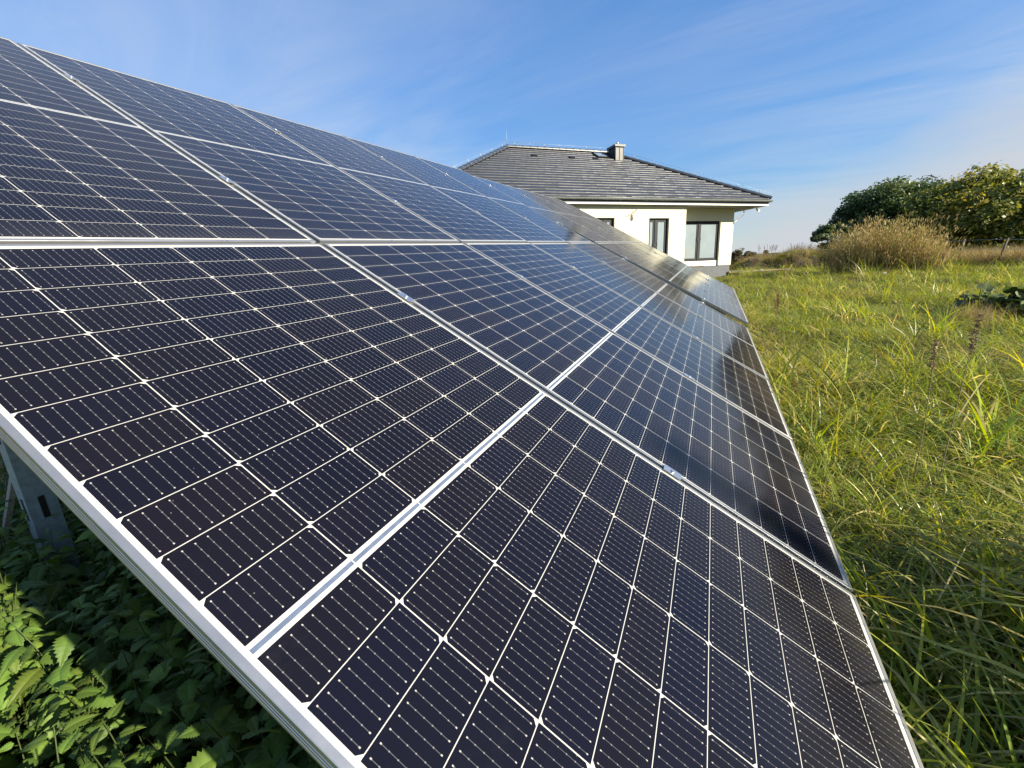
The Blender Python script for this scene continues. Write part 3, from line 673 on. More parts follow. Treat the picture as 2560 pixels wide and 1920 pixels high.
LIB = bpy.data.collections.new('tuft_library')          # sources for the grass, never linked to the scene
def lib_collection(name, meshes):
    c = bpy.data.collections.new(name)
    for i, me in enumerate(meshes):
        o = bpy.data.objects.new('%s_%02d' % (name, i), me); c.objects.link(o)
    return c
def scatter(name, pts, rot, scl, idx, coll, label, cat):
    me = bpy.data.meshes.new(name); me.from_pydata([tuple(p) for p in pts], [], [])
    for nm, typ, data, key in (('rot', 'FLOAT_VECTOR', rot, 'vector'), ('scl', 'FLOAT', scl, 'value'), ('idx', 'INT', idx, 'value')):
        at = me.attributes.new(nm, typ, 'POINT'); at.data.foreach_set(key, np.ascontiguousarray(data).ravel())
    o = bpy.data.objects.new(name, me); COL.objects.link(o)
    ng = bpy.data.node_groups.new(name + '_nodes', 'GeometryNodeTree')
    ng.interface.new_socket('Geometry', in_out='INPUT', socket_type='NodeSocketGeometry'); ng.interface.new_socket('Geometry', in_out='OUTPUT', socket_type='NodeSocketGeometry')
    gi = ng.nodes.new('NodeGroupInput'); go = ng.nodes.new('NodeGroupOutput')
    ci = ng.nodes.new('GeometryNodeCollectionInfo'); ci.inputs['Collection'].default_value = coll; ci.inputs['Separate Children'].default_value = True; ci.inputs['Reset Children'].default_value = True
    ip = ng.nodes.new('GeometryNodeInstanceOnPoints'); ip.inputs['Pick Instance'].default_value = True
    def attr(nm, dt):
        n = ng.nodes.new('GeometryNodeInputNamedAttribute'); n.data_type = dt; n.inputs['Name'].default_value = nm; return n.outputs['Attribute']
    er = ng.nodes.new('FunctionNodeEulerToRotation')
    m2 = ng.nodes.new('GeometryNodeMeshToPoints')
    ng.links.new(gi.outputs[0], m2.inputs['Mesh']); ng.links.new(m2.outputs[0], ip.inputs['Points']); ng.links.new(ci.outputs[0], ip.inputs['Instance'])
    ng.links.new(attr('idx', 'INT'), ip.inputs['Instance Index']); ng.links.new(attr('rot', 'FLOAT_VECTOR'), er.inputs[0]); ng.links.new(er.outputs[0], ip.inputs['Rotation'])
    ng.links.new(attr('scl', 'FLOAT'), ip.inputs['Scale']); ng.links.new(ip.outputs[0], go.inputs[0])
    md = o.modifiers.new('scatter', 'NODES'); md.node_group = ng
    tag(o, label, cat, kind='stuff'); return o

PWG = np.array([.21, .16, .20, .12, .14, .10, .07]); PWD = np.array([.08, .08, .12, .12, .2, .2, .2]); PWS = np.array([.25, .25, .2, .2, .1])
tufts = []
for k in range(7):      # lush tufts
    v, q, c = join([blades(52, 0.18, (0.12, 0.34), (0.006, 0.011), (0.2, 1.1), (0.9, 2.7), GREEN, PWG, 0.45), blades(12, 0.17, (0.12, 0.28), (0.004, 0.007), (0.5, 1.4), (0.5, 1.8), STRAW, PWS, 0.0)])
    tufts.append(quads_mesh('lush_tuft', v, q, M['grass'], c))
for k in range(4):      # yellowing, lodged
    v, q, c = join([blades(46, 0.18, (0.14, 0.32), (0.005, 0.009), (0.6, 1.4), (0.5, 1.9), GREEN, PWD, 0.6), blades(18, 0.17, (0.14, 0.30), (0.004, 0.007), (0.6, 1.5), (0.3, 1.6), STRAW, PWS, 0.0)])
    tufts.append(quads_mesh('lodged_tuft', v, q, M['grass'], c))
for k in range(3):      # short fresh
    v, q, c = blades(60, 0.18, (0.08, 0.20), (0.005, 0.009), (0.2, 1.1), (0.6, 2.2), GREEN, PWG, 0.25)
    tufts.append(quads_mesh('short_tuft', v, q, M['grass'], c))
for k in range(3):      # broad-bladed tall tufts
    v, q, c = join([blades(18, 0.12, (0.35, 0.68), (0.010, 0.018), (0.1, 0.6), (0.8, 2.5), GREEN, PWG, 0.45, K=6), blades(5, 0.12, (0.3, 0.55), (0.007, 0.012), (0.3, 0.9), (0.8, 2.2), STRAW, PWS, 0.0, K=6)])
    tufts.append(quads_mesh('broad_tuft', v, q, M['grass'], c))
for k in range(2):      # thin straw stems standing above the sward
    v, q, c = blades(6, 0.16, (0.40, 0.70), (0.0025, 0.004), (0.1, 0.7), (0.0, 0.7), STRAW, PWS, 0.0, K=5)
    tufts.append(quads_mesh('straw_stems', v, q, M['dry'], c))
for k in range(3):      # dry grass, dense
    v, q, c = blades(46, 0.16, (0.25, 0.62), (0.004, 0.007), (0.0, 0.6), (0.1, 1.1), STRAW, PWS, 0.0)
    tufts.append(quads_mesh('dry_tuft', v, q, M['dry'], c))
GL = lib_collection('grass_tufts', tufts)

def vnoise(x, y, s, seed):
    r = np.random.default_rng(seed); G = r.random((64, 64)); x = np.asarray(x) / s; y = np.asarray(y) / s
    xi, yi = np.floor(x).astype(int), np.floor(y).astype(int); fx, fy = x - xi, y - yi; fx = fx * fx * (3 - 2 * fx); fy = fy * fy * (3 - 2 * fy)
    g = lambda a, b: G[a % 64, b % 64]
    return (g(xi, yi) * (1 - fx) + g(xi + 1, yi) * fx) * (1 - fy) + (g(xi, yi + 1) * (1 - fx) + g(xi + 1, yi + 1) * fx) * fy

def grid_pts(x0, x1, y0, y1, sp):
    X, Y = np.meshgrid(np.arange(x0, x1, sp), np.arange(y0, y1, sp)); P = np.stack([X.ravel(), Y.ravel()], 1)
    return P + (RNG.random(P.shape) - 0.5) * sp * 1.1
Hinv = HM.inverted()
def in_house(P):
    q = np.stack([P[:, 0], P[:, 1]], 1) - np.array([H0.x, H0.y]); lx = q @ np.array([EX.x, EX.y]); ly = q @ np.array([EY.x, EY.y])
    return (lx > -15) & (lx < 0.15) & (ly > -0.95) & (ly < 9)
def under_array(P): return (P[:, 0] < 1.95) & (P[:, 0] > -3.4) & (P[:, 1] > -1.1) & (P[:, 1] < 9.6)
# visible wedge only (with a margin for a step to the side)
def wedge(P):
    d = P - np.array([CAM_POS[0], CAM_POS[1]]); az = np.degrees(np.arctan2(d[:, 0], d[:, 1])); return (az < 62) & (az > -20)
parts = []
Pn = grid_pts(1.35, 6.6, -1.9, 5.0, 0.115); parts.append((Pn, 'near'))
Pm = grid_pts(1.35, 12, 5.0, 12.5, 0.17); Pm2 = grid_pts(6.6, 12, -1.9, 5.0, 0.2); parts += [(Pm, 'mid'), (Pm2, 'mid')]
Pf = grid_pts(-1, 20, 12.5, 30, 0.25); parts.append((Pf, 'far'))
GP, GR, GS, GI = [], [], [], []
for P, z in parts:
    k = wedge(P) & ~in_house(P) & ~((P[:, 0] < 1.75)); P = P[k] if z != 'far' else P[wedge(P) & ~in_house(P)]
    n = len(P); zz_ = gz(P[:, 0], P[:, 1]); a = vnoise(P[:, 0], P[:, 1], 1.1, 1); b = vnoise(P[:, 0], P[:, 1], 0.5, 2); c = vnoise(P[:, 0], P[:, 1], 2.6, 4)
    u = RNG.random(n)
    idx = RNG.integers(0, 7, n)
    lod = (a + 0.35 * u > 0.78); idx = np.where(lod, 7 + RNG.integers(0, 4, n), idx)
    sh = (b * 0.6 + 0.4 * c < 0.30); idx = np.where(sh, 11 + RNG.integers(0, 3, n), idx)
    idx = np.where((u > 0.93) & (c > 0.35), 14 + RNG.integers(0, 3, n), idx)
    idx = np.where(RNG.random(n) > 0.985, 17 + RNG.integers(0, 2, n), idx)
    if z == 'near':
        brd = RNG.random(n) < np.clip((1.6 - P[:, 1]) * 0.35, 0, 0.75); idx = np.where(brd, 14 + RNG.integers(0, 3, n), idx)
    s = 0.75 + 0.5 * RNG.random(n); s *= 0.45 + 0.65 * a + 0.65 * b
    if z == 'near': s *= 1.1
    # gap beside the low edge of the panels stays below the frames
    s *= np.where(P[:, 0] < 2.15, 0.75, 1.0)
    GP.append(np.stack([P[:, 0], P[:, 1], zz_], 1)); GS.append(s); GI.append(idx)
    GR.append(np.stack([RNG.normal(0, 0.12, n), RNG.normal(0, 0.12, n) - 0.10, RNG.random(n) * 6.283], 1))
# tall rank grass added out of view on the right to shade the sward
Pt = np.stack([3.1 + 1.5 * RNG.random(260), -1.1 + 1.85 * RNG.random(260)], 1); n = len(Pt)
GP.append(np.stack([Pt[:, 0], Pt[:, 1], gz(Pt[:, 0], Pt[:, 1])], 1)); GS.append(1.8 + 0.6 * RNG.random(n)); GI.append(np.where(RNG.random(n) < 0.8, 14 + RNG.integers(0, 3, n), RNG.integers(0, 7, n)))
GR.append(np.stack([RNG.normal(0, .1, n), RNG.normal(0, .1, n), RNG.random(n) * 6.283], 1))
# shaded sward under and left of the array: thin, half dry
Pu = grid_pts(-9, 1.9, -1.6, 4.5, 0.2); Pu = Pu[(RNG.random(len(Pu)) < 0.75) & (Pu[:, 0] < 1.6) & ((Pu[:, 1] > 0.1) | (Pu[:, 0] < -1.6))]
n = len(Pu); GP.append(np.stack([Pu[:, 0], Pu[:, 1], gz(Pu[:, 0], Pu[:, 1])], 1)); GS.append(0.7 + 0.5 * RNG.random(n)); GR.append(np.stack([RNG.normal(0, .15, n), RNG.normal(0, .15, n), RNG.random(n) * 6.283], 1))
GI.append(np.where(RNG.random(n) < 0.5, 19 + RNG.integers(0, 3, n), RNG.integers(0, 11, n)))
# the same meadow behind and beside the photographer
Po = grid_pts(-8, 9, -6.5, -1.9, 0.24); Po = Po[(np.hypot(Po[:, 0] - 1.5, Po[:, 1] + 1.34) > 0.9) & ((Po[:, 0] > 1.6) | (Po[:, 1] < -2.5))]; n = len(Po)
GP.append(np.stack([Po[:, 0], Po[:, 1], gz(Po[:, 0], Po[:, 1])], 1)); GS.append(0.6 + 0.5 * RNG.random(n)); GR.append(np.stack([RNG.normal(0, .12, n), RNG.normal(0, .12, n), RNG.random(n) * 6.283], 1)); GI.append(RNG.integers(0, 11, n))
scatter('grass', np.concatenate(GP), np.concatenate(GR), np.concatenate(GS), np.concatenate(GI).astype(np.int32), GL, 'long green and yellowing meadow grass beside the array', 'grass')

def strip(pts, wdt, sp, seed):
    out = []
    r = np.random.default_rng(seed)
    for (x0, y0), (x1, y1) in zip(pts[:-1], pts[1:]):
        Ln = math.hypot(x1 - x0, y1 - y0); n = int(Ln * wdt / sp / sp); t = r.random(n)
        nx, ny = -(y1 - y0) / Ln, (x1 - x0) / Ln; o = (r.random(n) - .5) * wdt
        out.append(np.stack([x0 + (x1 - x0) * t + nx * o, y0 + (y1 - y0) * t + ny * o], 1))
    return np.concatenate(out)
Pd = strip([(8.6, 25.6), (11.0, 24.3), (12.2, 21.9), (14.5, 17.5)], 1.5, 0.17, 3); n = len(Pd)
scatter('dry_grass', np.stack([Pd[:, 0], Pd[:, 1], gz(Pd[:, 0], Pd[:, 1])], 1), np.stack([RNG.normal(0, .12, n), RNG.normal(0, .12, n), RNG.random(n) * 6.283], 1), 1.1 + 0.5 * RNG.random(n), 19 + RNG.integers(0, 3, n).astype(np.int32), GL, 'pale straw-coloured tall grass along the fence under the trees', 'dry grass')

# nettles in the near left corner, half in the shade of the panels
def serrated_leaf(Ln, wd, fold, droop, rng, teeth=9):
    """leaf along +x, base at origin; quads from the midrib out to a toothed edge"""
    V, Q, C = [], [], []
    base = np.array((0.090, 0.155, 0.026)) * (0.6 + 0.7 * rng.random()) + np.array((0.03, 0.02, 0.0)) * max(0, rng.normal(0, 0.6))
    ts = np.linspace(0, 1, teeth * 2 + 1)
    for s in (-1, 1):
        st = len(V)
        for i, t in enumerate(ts):
            w = wd * (math.sin(math.pi * min(1, (t * 0.93 + 0.10)) ** 0.62)) if t < 0.995 else 0.0
            w = max(0.0, w) * (1.16 if i % 2 == 0 else 0.86)
            if t < 0.02: w = wd * 0.42
            x = t * Ln; z = -droop * t * t * Ln
            xo = x + (0.018 if i % 2 == 0 else 0.0) * Ln * 1.5
            q = 0.06 * wd * math.sin(i * 2.4)
            V.append((x, 0, z)); V.append((x + 0.035 * Ln, s * w * 0.5, z + fold * w * 0.5 + q + 0.05 * wd)); V.append((xo + 0.06 * Ln, s * w, z + fold * w * 0.8 - 0.12 * wd))
            C += [base * 1.15, base, base * 0.92]
        for i in range(len(ts) - 1):
            a = st + i * 3
            for j in (0, 1):
                q = (a + j, a + j + 3, a + j + 4, a + j + 1); Q.append(q if s > 0 else q[::-1])
    return np.array(V), np.array(Q), np.array(C)
def nettle_plant(h, rng):
    parts = []; nodes = max(4, int(h / 0.055)); lean = rng.normal(0, 0.13, 2); ph = rng.random() * 3.14
    def stem(t): return np.array([lean[0] * t * t * h, lean[1] * t * t * h, t * h])
    K = 5; V, Q = [], []
    for k in range(K + 1):
        c = stem(k / K); r = 0.0035 * (1 - 0.6 * k / K)
        for j in range(4): V.append(c + np.array([math.cos(j * 1.571) * r, math.sin(j * 1.571) * r, 0]))
    for k in range(K):
        for j in range(4): Q.append((k * 4 + j, k * 4 + (j + 1) % 4, k * 4 + 4 + (j + 1) % 4, k * 4 + 4 + j))
    parts.append((np.array(V), np.array(Q), np.tile(np.array((0.07, 0.10, 0.03)), (len(V), 1))))
    for i in range(nodes):
        t = 0.28 + 0.72 * (i + 0.6) / nodes; size = 0.078 * (1 - 0.55 * max(0, (t - 0.55) / 0.45)) * (0.55 + 0.75 * rng.random())
        for sgn in (0, 1):
            v, q, c = serrated_leaf(size, size * (0.30 + 0.06 * rng.random()), 0.25 * rng.random(), 0.25 + 0.5 * rng.random(), rng)
            pt = 0.3 + 0.3 * rng.random() - (0.5 if t > 0.9 else 0); a = ph + i * 1.571 + sgn * 3.1416 + rng.normal(0, .25)
            el = 0.25 - 0.7 * rng.random() + (0.5 if t > 0.85 else 0)
            v = v + np.array([size * 0.28, 0, 0])
            ro = rng.normal(0, 0.35); cy_, sy_ = math.cos(ro), math.sin(ro); v = v @ np.array([[1, 0, 0], [0, cy_, sy_], [0, -sy_, cy_]])
            ce, se = math.cos(el), math.sin(el); v = v @ np.array([[ce, 0, se], [0, 1, 0], [-se, 0, ce]])
            ca, sa = math.cos(a), math.sin(a); v = v @ np.array([[ca, sa, 0], [-sa, ca, 0], [0, 0, 1]])
            parts.append((v + stem(min(t, 1)), q, c))
    return join(parts)
rn = np.random.default_rng(21); protos = [nettle_plant(0.30 + 0.045 * k, rn) for k in range(8)]
nparts = []
Pq = grid_pts(-2.9, 1.75, -2.7, 0.55, 0.102)
for x, y in Pq:
    if x > 0.95 and y > -1.6: continue
    if y > 0.1 and RNG.random() < 0.5: continue
    if math.hypot(x - CAM_POS[0], y - CAM_POS[1]) < 0.55: continue
    if vnoise([x], [y], 0.7, 9)[0] < 0.18: continue
    v, q, c = protos[RNG.integers(0, 8)]; a = RNG.random() * 6.283; s = 0.85 + 0.4 * RNG.random(); ca, sa = math.cos(a), math.sin(a)
    R3 = np.array([[ca, sa, 0], [-sa, ca, 0], [0, 0, 1]]); nparts.append(((v * s) @ R3 + np.array([x, y, gzf(x, y) - 0.01]), q, c * (0.8 + 0.4 * RNG.random())))
# a few withered stems and leaves among them
for _ in range(60):
    x, y = -2.4 + 3.0 * RNG.random(), -2.3 + 2.2 * RNG.random()
    v, q, c = blades(2, 0.04, (0.25, 0.5), (0.004, 0.009), (0.3, 1.0), (0.6, 2.2), STRAW, PWS, 0.0, K=6); nparts.append((v + np.array([x, y, gzf(x, y) + 0.12 * RNG.random()]), q, c))
v, q, c = join(nparts)
no = link('nettles', quads_mesh('nettles', v, q, M['nettle'], c, smooth=True)); tag(no, 'thick patch of green stinging nettles below the near edge of the panels', 'nettles', kind='stuff')
# loose grass blades arching among the nettles
gp = []
for x, y, hh in ((0.55, -0.62, 0.62), (0.75, -0.70, 0.55), (0.35, -0.55, 0.55), (-0.62, -1.55, 0.5), (-2.0, -1.0, 0.55), (-1.8, -1.15, 0.5), (-2.25, -0.9, 0.55), (0.95, -0.9, 0.5), (-1.65, -0.95, 0.5)):
    v, q, c = blades(7 if x > -1 else 26, 0.10, (hh * 0.9, hh * 1.25), (0.006, 0.011), (0.0, 0.5), (0.7, 2.4), GREEN, PWG, 0.4, K=8)
    gp.append((v + np.array([x, y, gzf(x, y)]), q, c))
v, q, c = join(gp); o = link('arching_grass', quads_mesh('arching_grass', v, q, M['grass'], c)); tag(o, 'loose arching grass blades growing among the nettles', 'grass', kind='stuff')

# ------------------------------------------------------------------ trees and shrubs
def leaf_cloud(centers, radii, per, size, pal, pw, rng, flat=0.6, droop=0.0):
    n = sum(per); C0 = np.repeat(centers, per, 0); Rr = np.repeat(radii, per)
    d = rng.normal(0, 1, (n, 3)); d /= np.linalg.norm(d, axis=1)[:, None]
    rad = Rr * (0.35 + 0.65 * rng.random(n) ** 0.6); P = C0 + d * rad[:, None] * np.array([1, 1, 0.72])
    nr = d * 0.7 + rng.normal(0, 1, (n, 3)) * flat + np.array([0, 0, 0.5]); nr /= np.linalg.norm(nr, axis=1)[:, None]
    a = np.cross(nr, rng.normal(0, 1, (n, 3))); a /= np.linalg.norm(a, axis=1)[:, None]; b = np.cross(nr, a)
    s = (size[0] + (size[1] - size[0]) * rng.random(n))[:, None]
    V = np.stack([P - a * s, P - b * s * 0.55 + nr * s * .1, P + a * s, P + b * s * 0.55 + nr * s * .1], 1).reshape(-1, 3)
    Q = np.arange(n * 4).reshape(n, 4)
    cl = np.repeat(rng.choice(len(pal), len(per), p=pw), per); jump = rng.random(n) < 0.3; cl = np.where(jump, rng.choice(len(pal), n, p=pw), cl)
    col = np.repeat(pal[cl] * (0.7 + 0.6 * rng.random((n, 1))), 4, 0)
    return V, Q, col
def tree(name, label, cat, x, y, height, rx, rz, zc, pal, pw, nclump, per, leaf, seed, group=None, squash=1.0, ntr=1, facing=1.0):
    rng = np.random.default_rng(seed); z0 = gzf(x, y); e = empty(name, (x, y, z0)); tag(e, label, cat, group)
    tb = MB()
    limb_ends = []
    for k in range(ntr):
        bx, by = (rng.normal(0, 0.35), rng.normal(0, 0.35)) if ntr > 1 else (0, 0)
        top = np.array([bx * 2 + rng.normal(0, .2), by * 2 + rng.normal(0, .2), height * 0.78])
        p = [np.array([bx, by, -0.15]) + (top - np.array([bx, by, -0.15])) * t + np.array([rng.normal(0, .06), rng.normal(0, .06), 0]) * (t > 0) for t in np.linspace(0, 1, 7)]
        r0 = 0.035 * height / (ntr ** 0.4); tb.tube(p, [r0 * (1 - 0.8 * t) for t in np.linspace(0, 1, 7)], 8)
        for j in range(int(9 / ntr) + 3):
            s = p[1 + j % 5]; a = rng.random() * 6.283; ln = rx * (0.5 + 0.4 * rng.random())
            en = s + np.array([math.cos(a) * ln, math.sin(a) * ln, ln * (0.3 + 0.5 * rng.random())]); en[2] = min(en[2], height * 0.86); md = (s + en) / 2 + np.array([0, 0, 0.12 * ln])
            tb.tube([s, md, en], [r0 * 0.42, r0 * 0.25, r0 * 0.08], 6); limb_ends.append(en)
    tb.build('trunk', M['bark'], e)
    d = rng.normal(0, 1, (nclump, 3)); d /= np.linalg.norm(d, axis=1)[:, None]; rr = (0.45 + 0.55 * rng.random(nclump) ** 0.45)
    cen = d * rr[:, None] * np.array([rx, rx * squash, rz]) + np.array([0, 0, zc]); cen = np.concatenate([cen, np.array(limb_ends)])
    # lumpy outline: push some clumps out, drop others
    cen[:, :2] *= (1 + rng.normal(0, 0.10, len(cen)))[:, None]; cen = cen[cen[:, 2] > 0.25]
    rad = (0.16 + 0.16 * rng.random(len(cen))) * rx; pr = [int(per * (0.5 + rng.random())) for _ in cen]
    V, Q, C = leaf_cloud(cen, rad, pr, leaf, pal, pw, rng)
    link('crown', quads_mesh('crown', V, Q, M['leaf'], C), e); return e
DARK = np.array([(0.050, 0.090, 0.024), (0.038, 0.070, 0.020), (0.075, 0.120, 0.030), (0.10, 0.130, 0.030)])
YEL = np.array([(0.140, 0.165, 0.020), (0.085, 0.120, 0.022), (0.22, 0.205, 0.02), (0.36, 0.29, 0.02), (0.25, 0.18, 0.03)])
BRN = np.array([(0.09, 0.075, 0.025), (0.06, 0.065, 0.022), (0.13, 0.085, 0.03), (0.045, 0.05, 0.018)])
def polar(az, dist): a = math.radians(az); return CAM_POS[0] + math.sin(a) * dist, CAM_POS[1] + math.cos(a) * dist
def tree_at(name, label, cat, az, dist, el_top, *a, **k):
    x, y = polar(az, dist); top = CAM_POS[2] + dist * math.tan(math.radians(el_top)); h = top - gzf(x, y)
    return tree(name, label, cat, x, y, h, *a, **k)
def auto(name, label, cat, az, dist, el, rx, pal, pw, ncl, per, leaf, seed, **k):
    x, y = polar(az, dist); top = CAM_POS[2] + dist * math.tan(math.radians(el)); h = top - gzf(x, y)
    lo = k.pop('low', 0.12); rz = h * (1 - lo) / 2
    return tree(name, label, cat, x, y, h, rx, rz * 0.93, h * lo + rz, pal, pw, ncl, per, leaf, seed, **k)
GT = 'trees beyond the fence'
auto('broadleaf_tree', 'dark green broadleaf tree behind the yellowing tree and golden shrub', 'tree', 16.2, 38, 7.2, 3.1, DARK, [.3, .25, .25, .2], 170, 240, (0.06, 0.12), 31, group=GT)
auto('broadleaf_tree', 'broadleaf tree with yellowing autumn leaves right of the golden shrub', 'tree', 22.4, 33, 7.0, 3.3, YEL, [.44, .28, .18, .06, .04], 180, 230, (0.06, 0.12), 32, group=GT, low=-0.04, ntr=3)
auto('broadleaf_tree', 'green tree cut by the picture edge, beside the yellowing tree', 'tree', 28.0, 46, 5.4, 3.2, YEL, [.5, .36, .08, .04, .02], 110, 210, (0.06, 0.12), 33, group=GT, low=0.05, ntr=2)
auto('broadleaf_tree', 'tall green tree standing further along the fence, mirrored in the panels', 'tree', 32.0, 58, 11.0, 5.2, DARK, [.3, .2, .3, .2], 80, 170, (0.14, 0.26), 34, group=GT, low=0.04, ntr=2)
auto('broadleaf_tree', 'tall yellow-green tree next to the pole end of the fence, mirrored in the panels', 'tree', 39.5, 58, 11.5, 5.4, YEL, [.4, .3, .2, .06, .04], 80, 170, (0.14, 0.26), 35, group=GT, low=0.04, ntr=2)
auto('broadleaf_tree', 'wide dark tree nearest the utility pole, mirrored in the panels', 'tree', 47.5, 60, 10.5, 5.6, DARK, [.3, .2, .3, .2], 80, 170, (0.14, 0.26), 36, group=GT, low=0.04, ntr=2)
auto('small_tree', 'small dark green tree between the weedy bank and the golden shrub', 'tree', 11.2, 30, 4.3, 1.0, DARK, [.45, .35, .15, .05], 36, 130, (0.045, 0.09), 37, low=0.1, ntr=2)
auto('brown_shrub', 'rounded brown-green shrub beside the right corner of the house', 'shrub', 2.9, 30.5, 2.1, 0.75, BRN, [.35, .3, .2, .15], 30, 150, (0.035, 0.06), 38, low=0.02, ntr=4)

def golden_shrub():
    x, y = polar(15.3, 22.5); z0 = gzf(x, y); e = empty('golden_willow', (x, y, z0)); tag(e, 'wide golden-yellow willow shrub of upright twigs in the meadow', 'shrub')
    rng = np.random.default_rng(41); sv, sq, scl = [], [], []; o = 0; lv = []
    ax = np.array([math.cos(math.radians(15.3)), -math.sin(math.radians(15.3)), 0]); dpv = np.array([math.sin(math.radians(15.3)), math.cos(math.radians(15.3)), 0])
    GOLD = np.array([(0.46, 0.34, 0.12), (0.38, 0.30, 0.10), (0.52, 0.39, 0.17), (0.30, 0.28, 0.075), (0.21, 0.22, 0.055)])
    n = 1100; ends = []
    cen = [(-1.35, 0.0), (-0.85, 0.3), (-0.35, -0.2), (0.2, 0.2), (0.65, -0.1), (1.1, 0.15), (-0.1, 0.5), (1.5, 0.0)]
    tops = [1.35, 1.75, 2.05, 2.15, 1.95, 1.6, 2.0, 1.15]
    for i in range(n):
        k = rng.integers(0, len(cen)); b = ax * (cen[k][0] + rng.normal(0, 0.22)) + dpv * (cen[k][1] + rng.normal(0, 0.3)); b = np.array([b[0], b[1], -0.05])
        a = rng.random() * 6.283; ln = tops[k] * (0.55 + 0.5 * rng.random()); sp = abs(rng.normal(0, 0.27)) + 0.04
        d = ax * math.cos(a) * sp + dpv * math.sin(a) * sp + ax * 0.06 * np.sign(cen[k][0])
        K = 5; pts = [b + np.array([d[0], d[1], 0]) * ln * t * (0.6 + 0.6 * t) + np.array([0, 0, ln * t * (1 - 0.16 * sp * t)]) + np.append(rng.normal(0, .012, 2), 0) for t in np.linspace(0, 1, K + 1)]
        side = np.cross(dpv, np.array([0, 0, 1.0])) if rng.random() < .5 else dpv; w = 0.009 + 0.006 * rng.random(); c = GOLD[rng.choice(5, p=[.3, .25, .2, .15, .1])] * (0.7 + 0.5 * rng.random())
        for t, p in enumerate(pts):
            ww = w * (1 - 0.75 * t / K); sv += [p - side * ww, p + side * ww]; scl += [c * (0.7 + 0.3 * t / K)] * 2
        for t in range(K): sq.append((o + 2 * t, o + 2 * t + 1, o + 2 * t + 3, o + 2 * t + 2))
        o += 2 * (K + 1)
        for t in (2, 3, 4, 5):
            for _ in range(4):
                q = pts[t] + rng.normal(0, 0.05, 3); dd_ = np.array([d[0], d[1], 1.3]) + rng.normal(0, 0.35, 3); dd_ /= np.linalg.norm(dd_); s2 = np.cross(dd_, rng.normal(0, 1, 3)); s2 /= np.linalg.norm(s2); L_ = 0.035 + 0.045 * rng.random()
                lv.append((q - dd_ * L_, q - s2 * 0.008, q + dd_ * L_, q + s2 * 0.008, c * (0.7 + 0.5 * rng.random())))
    link('twigs', quads_mesh('twigs', np.array(sv), np.array(sq), M['dry'], np.array(scl)), e)
    V = np.array([p for q in lv for p in q[:4]]); C = np.repeat(np.array([q[4] for q in lv]), 4, 0)
    link('foliage', quads_mesh('foliage', V, np.arange(len(V)).reshape(-1, 4), M['leaf'], C), e)
golden_shrub()

# weedy bank of soil right of the house
def bank_h(x, y):
    d = np.array([0.0]); h = 0
    for cx, cy, rx, ry, hh in ((4.1, 27.6, 1.7, 1.6, 0.62), (6.0, 27.2, 2.2, 1.7, 0.85), (8.0, 26.6, 1.6, 1.5, 1.05), (9.6, 25.6, 1.8, 1.2, 0.7)):
        h = np.maximum(h, hh * np.clip(1 - ((x - cx) / rx) ** 2 - ((y - cy) / ry) ** 2, 0, 1) ** 0.8)
    return h
xs = np.linspace(2.2, 11.6, 120); ys = np.linspace(24.2, 29.6, 70); X, Y = np.meshgrid(xs, ys)
hb = bank_h(X, Y); hb = hb + (hb > 0.03) * (0.12 * (vnoise(X.ravel(), Y.ravel(), 0.35, 12).reshape(X.shape) - .5) + 0.18 * (vnoise(X.ravel(), Y.ravel(), 0.9, 13).reshape(X.shape) - .5))
Z = gz(X, Y) + np.where(hb > 0.02, hb, -0.06); V = np.stack([X, Y, Z], -1).reshape(-1, 3)
i = (np.arange(69)[:, None] * 120 + np.arange(119)[None, :]).ravel(); keep = (hb.ravel()[i] > 0.0)
bo = link('soil_bank', quads_mesh('soil_bank', V, np.stack([i, i + 1, i + 121, i + 120], 1)[keep], M['soil'], smooth=True)); tag(bo, 'low bank of dark soil overgrown with weeds right of the house', 'soil bank', kind='structure')
wp = np.stack([2.4 + 9 * RNG.random(5200), 24.3 + 5 * RNG.random(5200)], 1); hh = bank_h(wp[:, 0], wp[:, 1]); k = (hh > 0.02) & (RNG.random(len(hh)) < 0.22 + 0.5 * (hh > 0.45)); wp, hh = wp[k], hh[k]; n = len(wp)
sel = RNG.random(n)
wi = np.where(sel < 0.16, 19 + RNG.integers(0, 3, n), np.where(sel < 0.5, 7 + RNG.integers(0, 4, n), RNG.integers(0, 7, n)))
scatter('weeds', np.stack([wp[:, 0], wp[:, 1], gz(wp[:, 0], wp[:, 1]) + hh - 0.03], 1), np.stack([RNG.normal(0, .2, n), RNG.normal(0, .2, n), RNG.random(n) * 6.283], 1), 0.55 + 0.5 * RNG.random(n), wi.astype(np.int32), GL, 'brown and green weeds covering the soil bank right of the house', 'weeds')

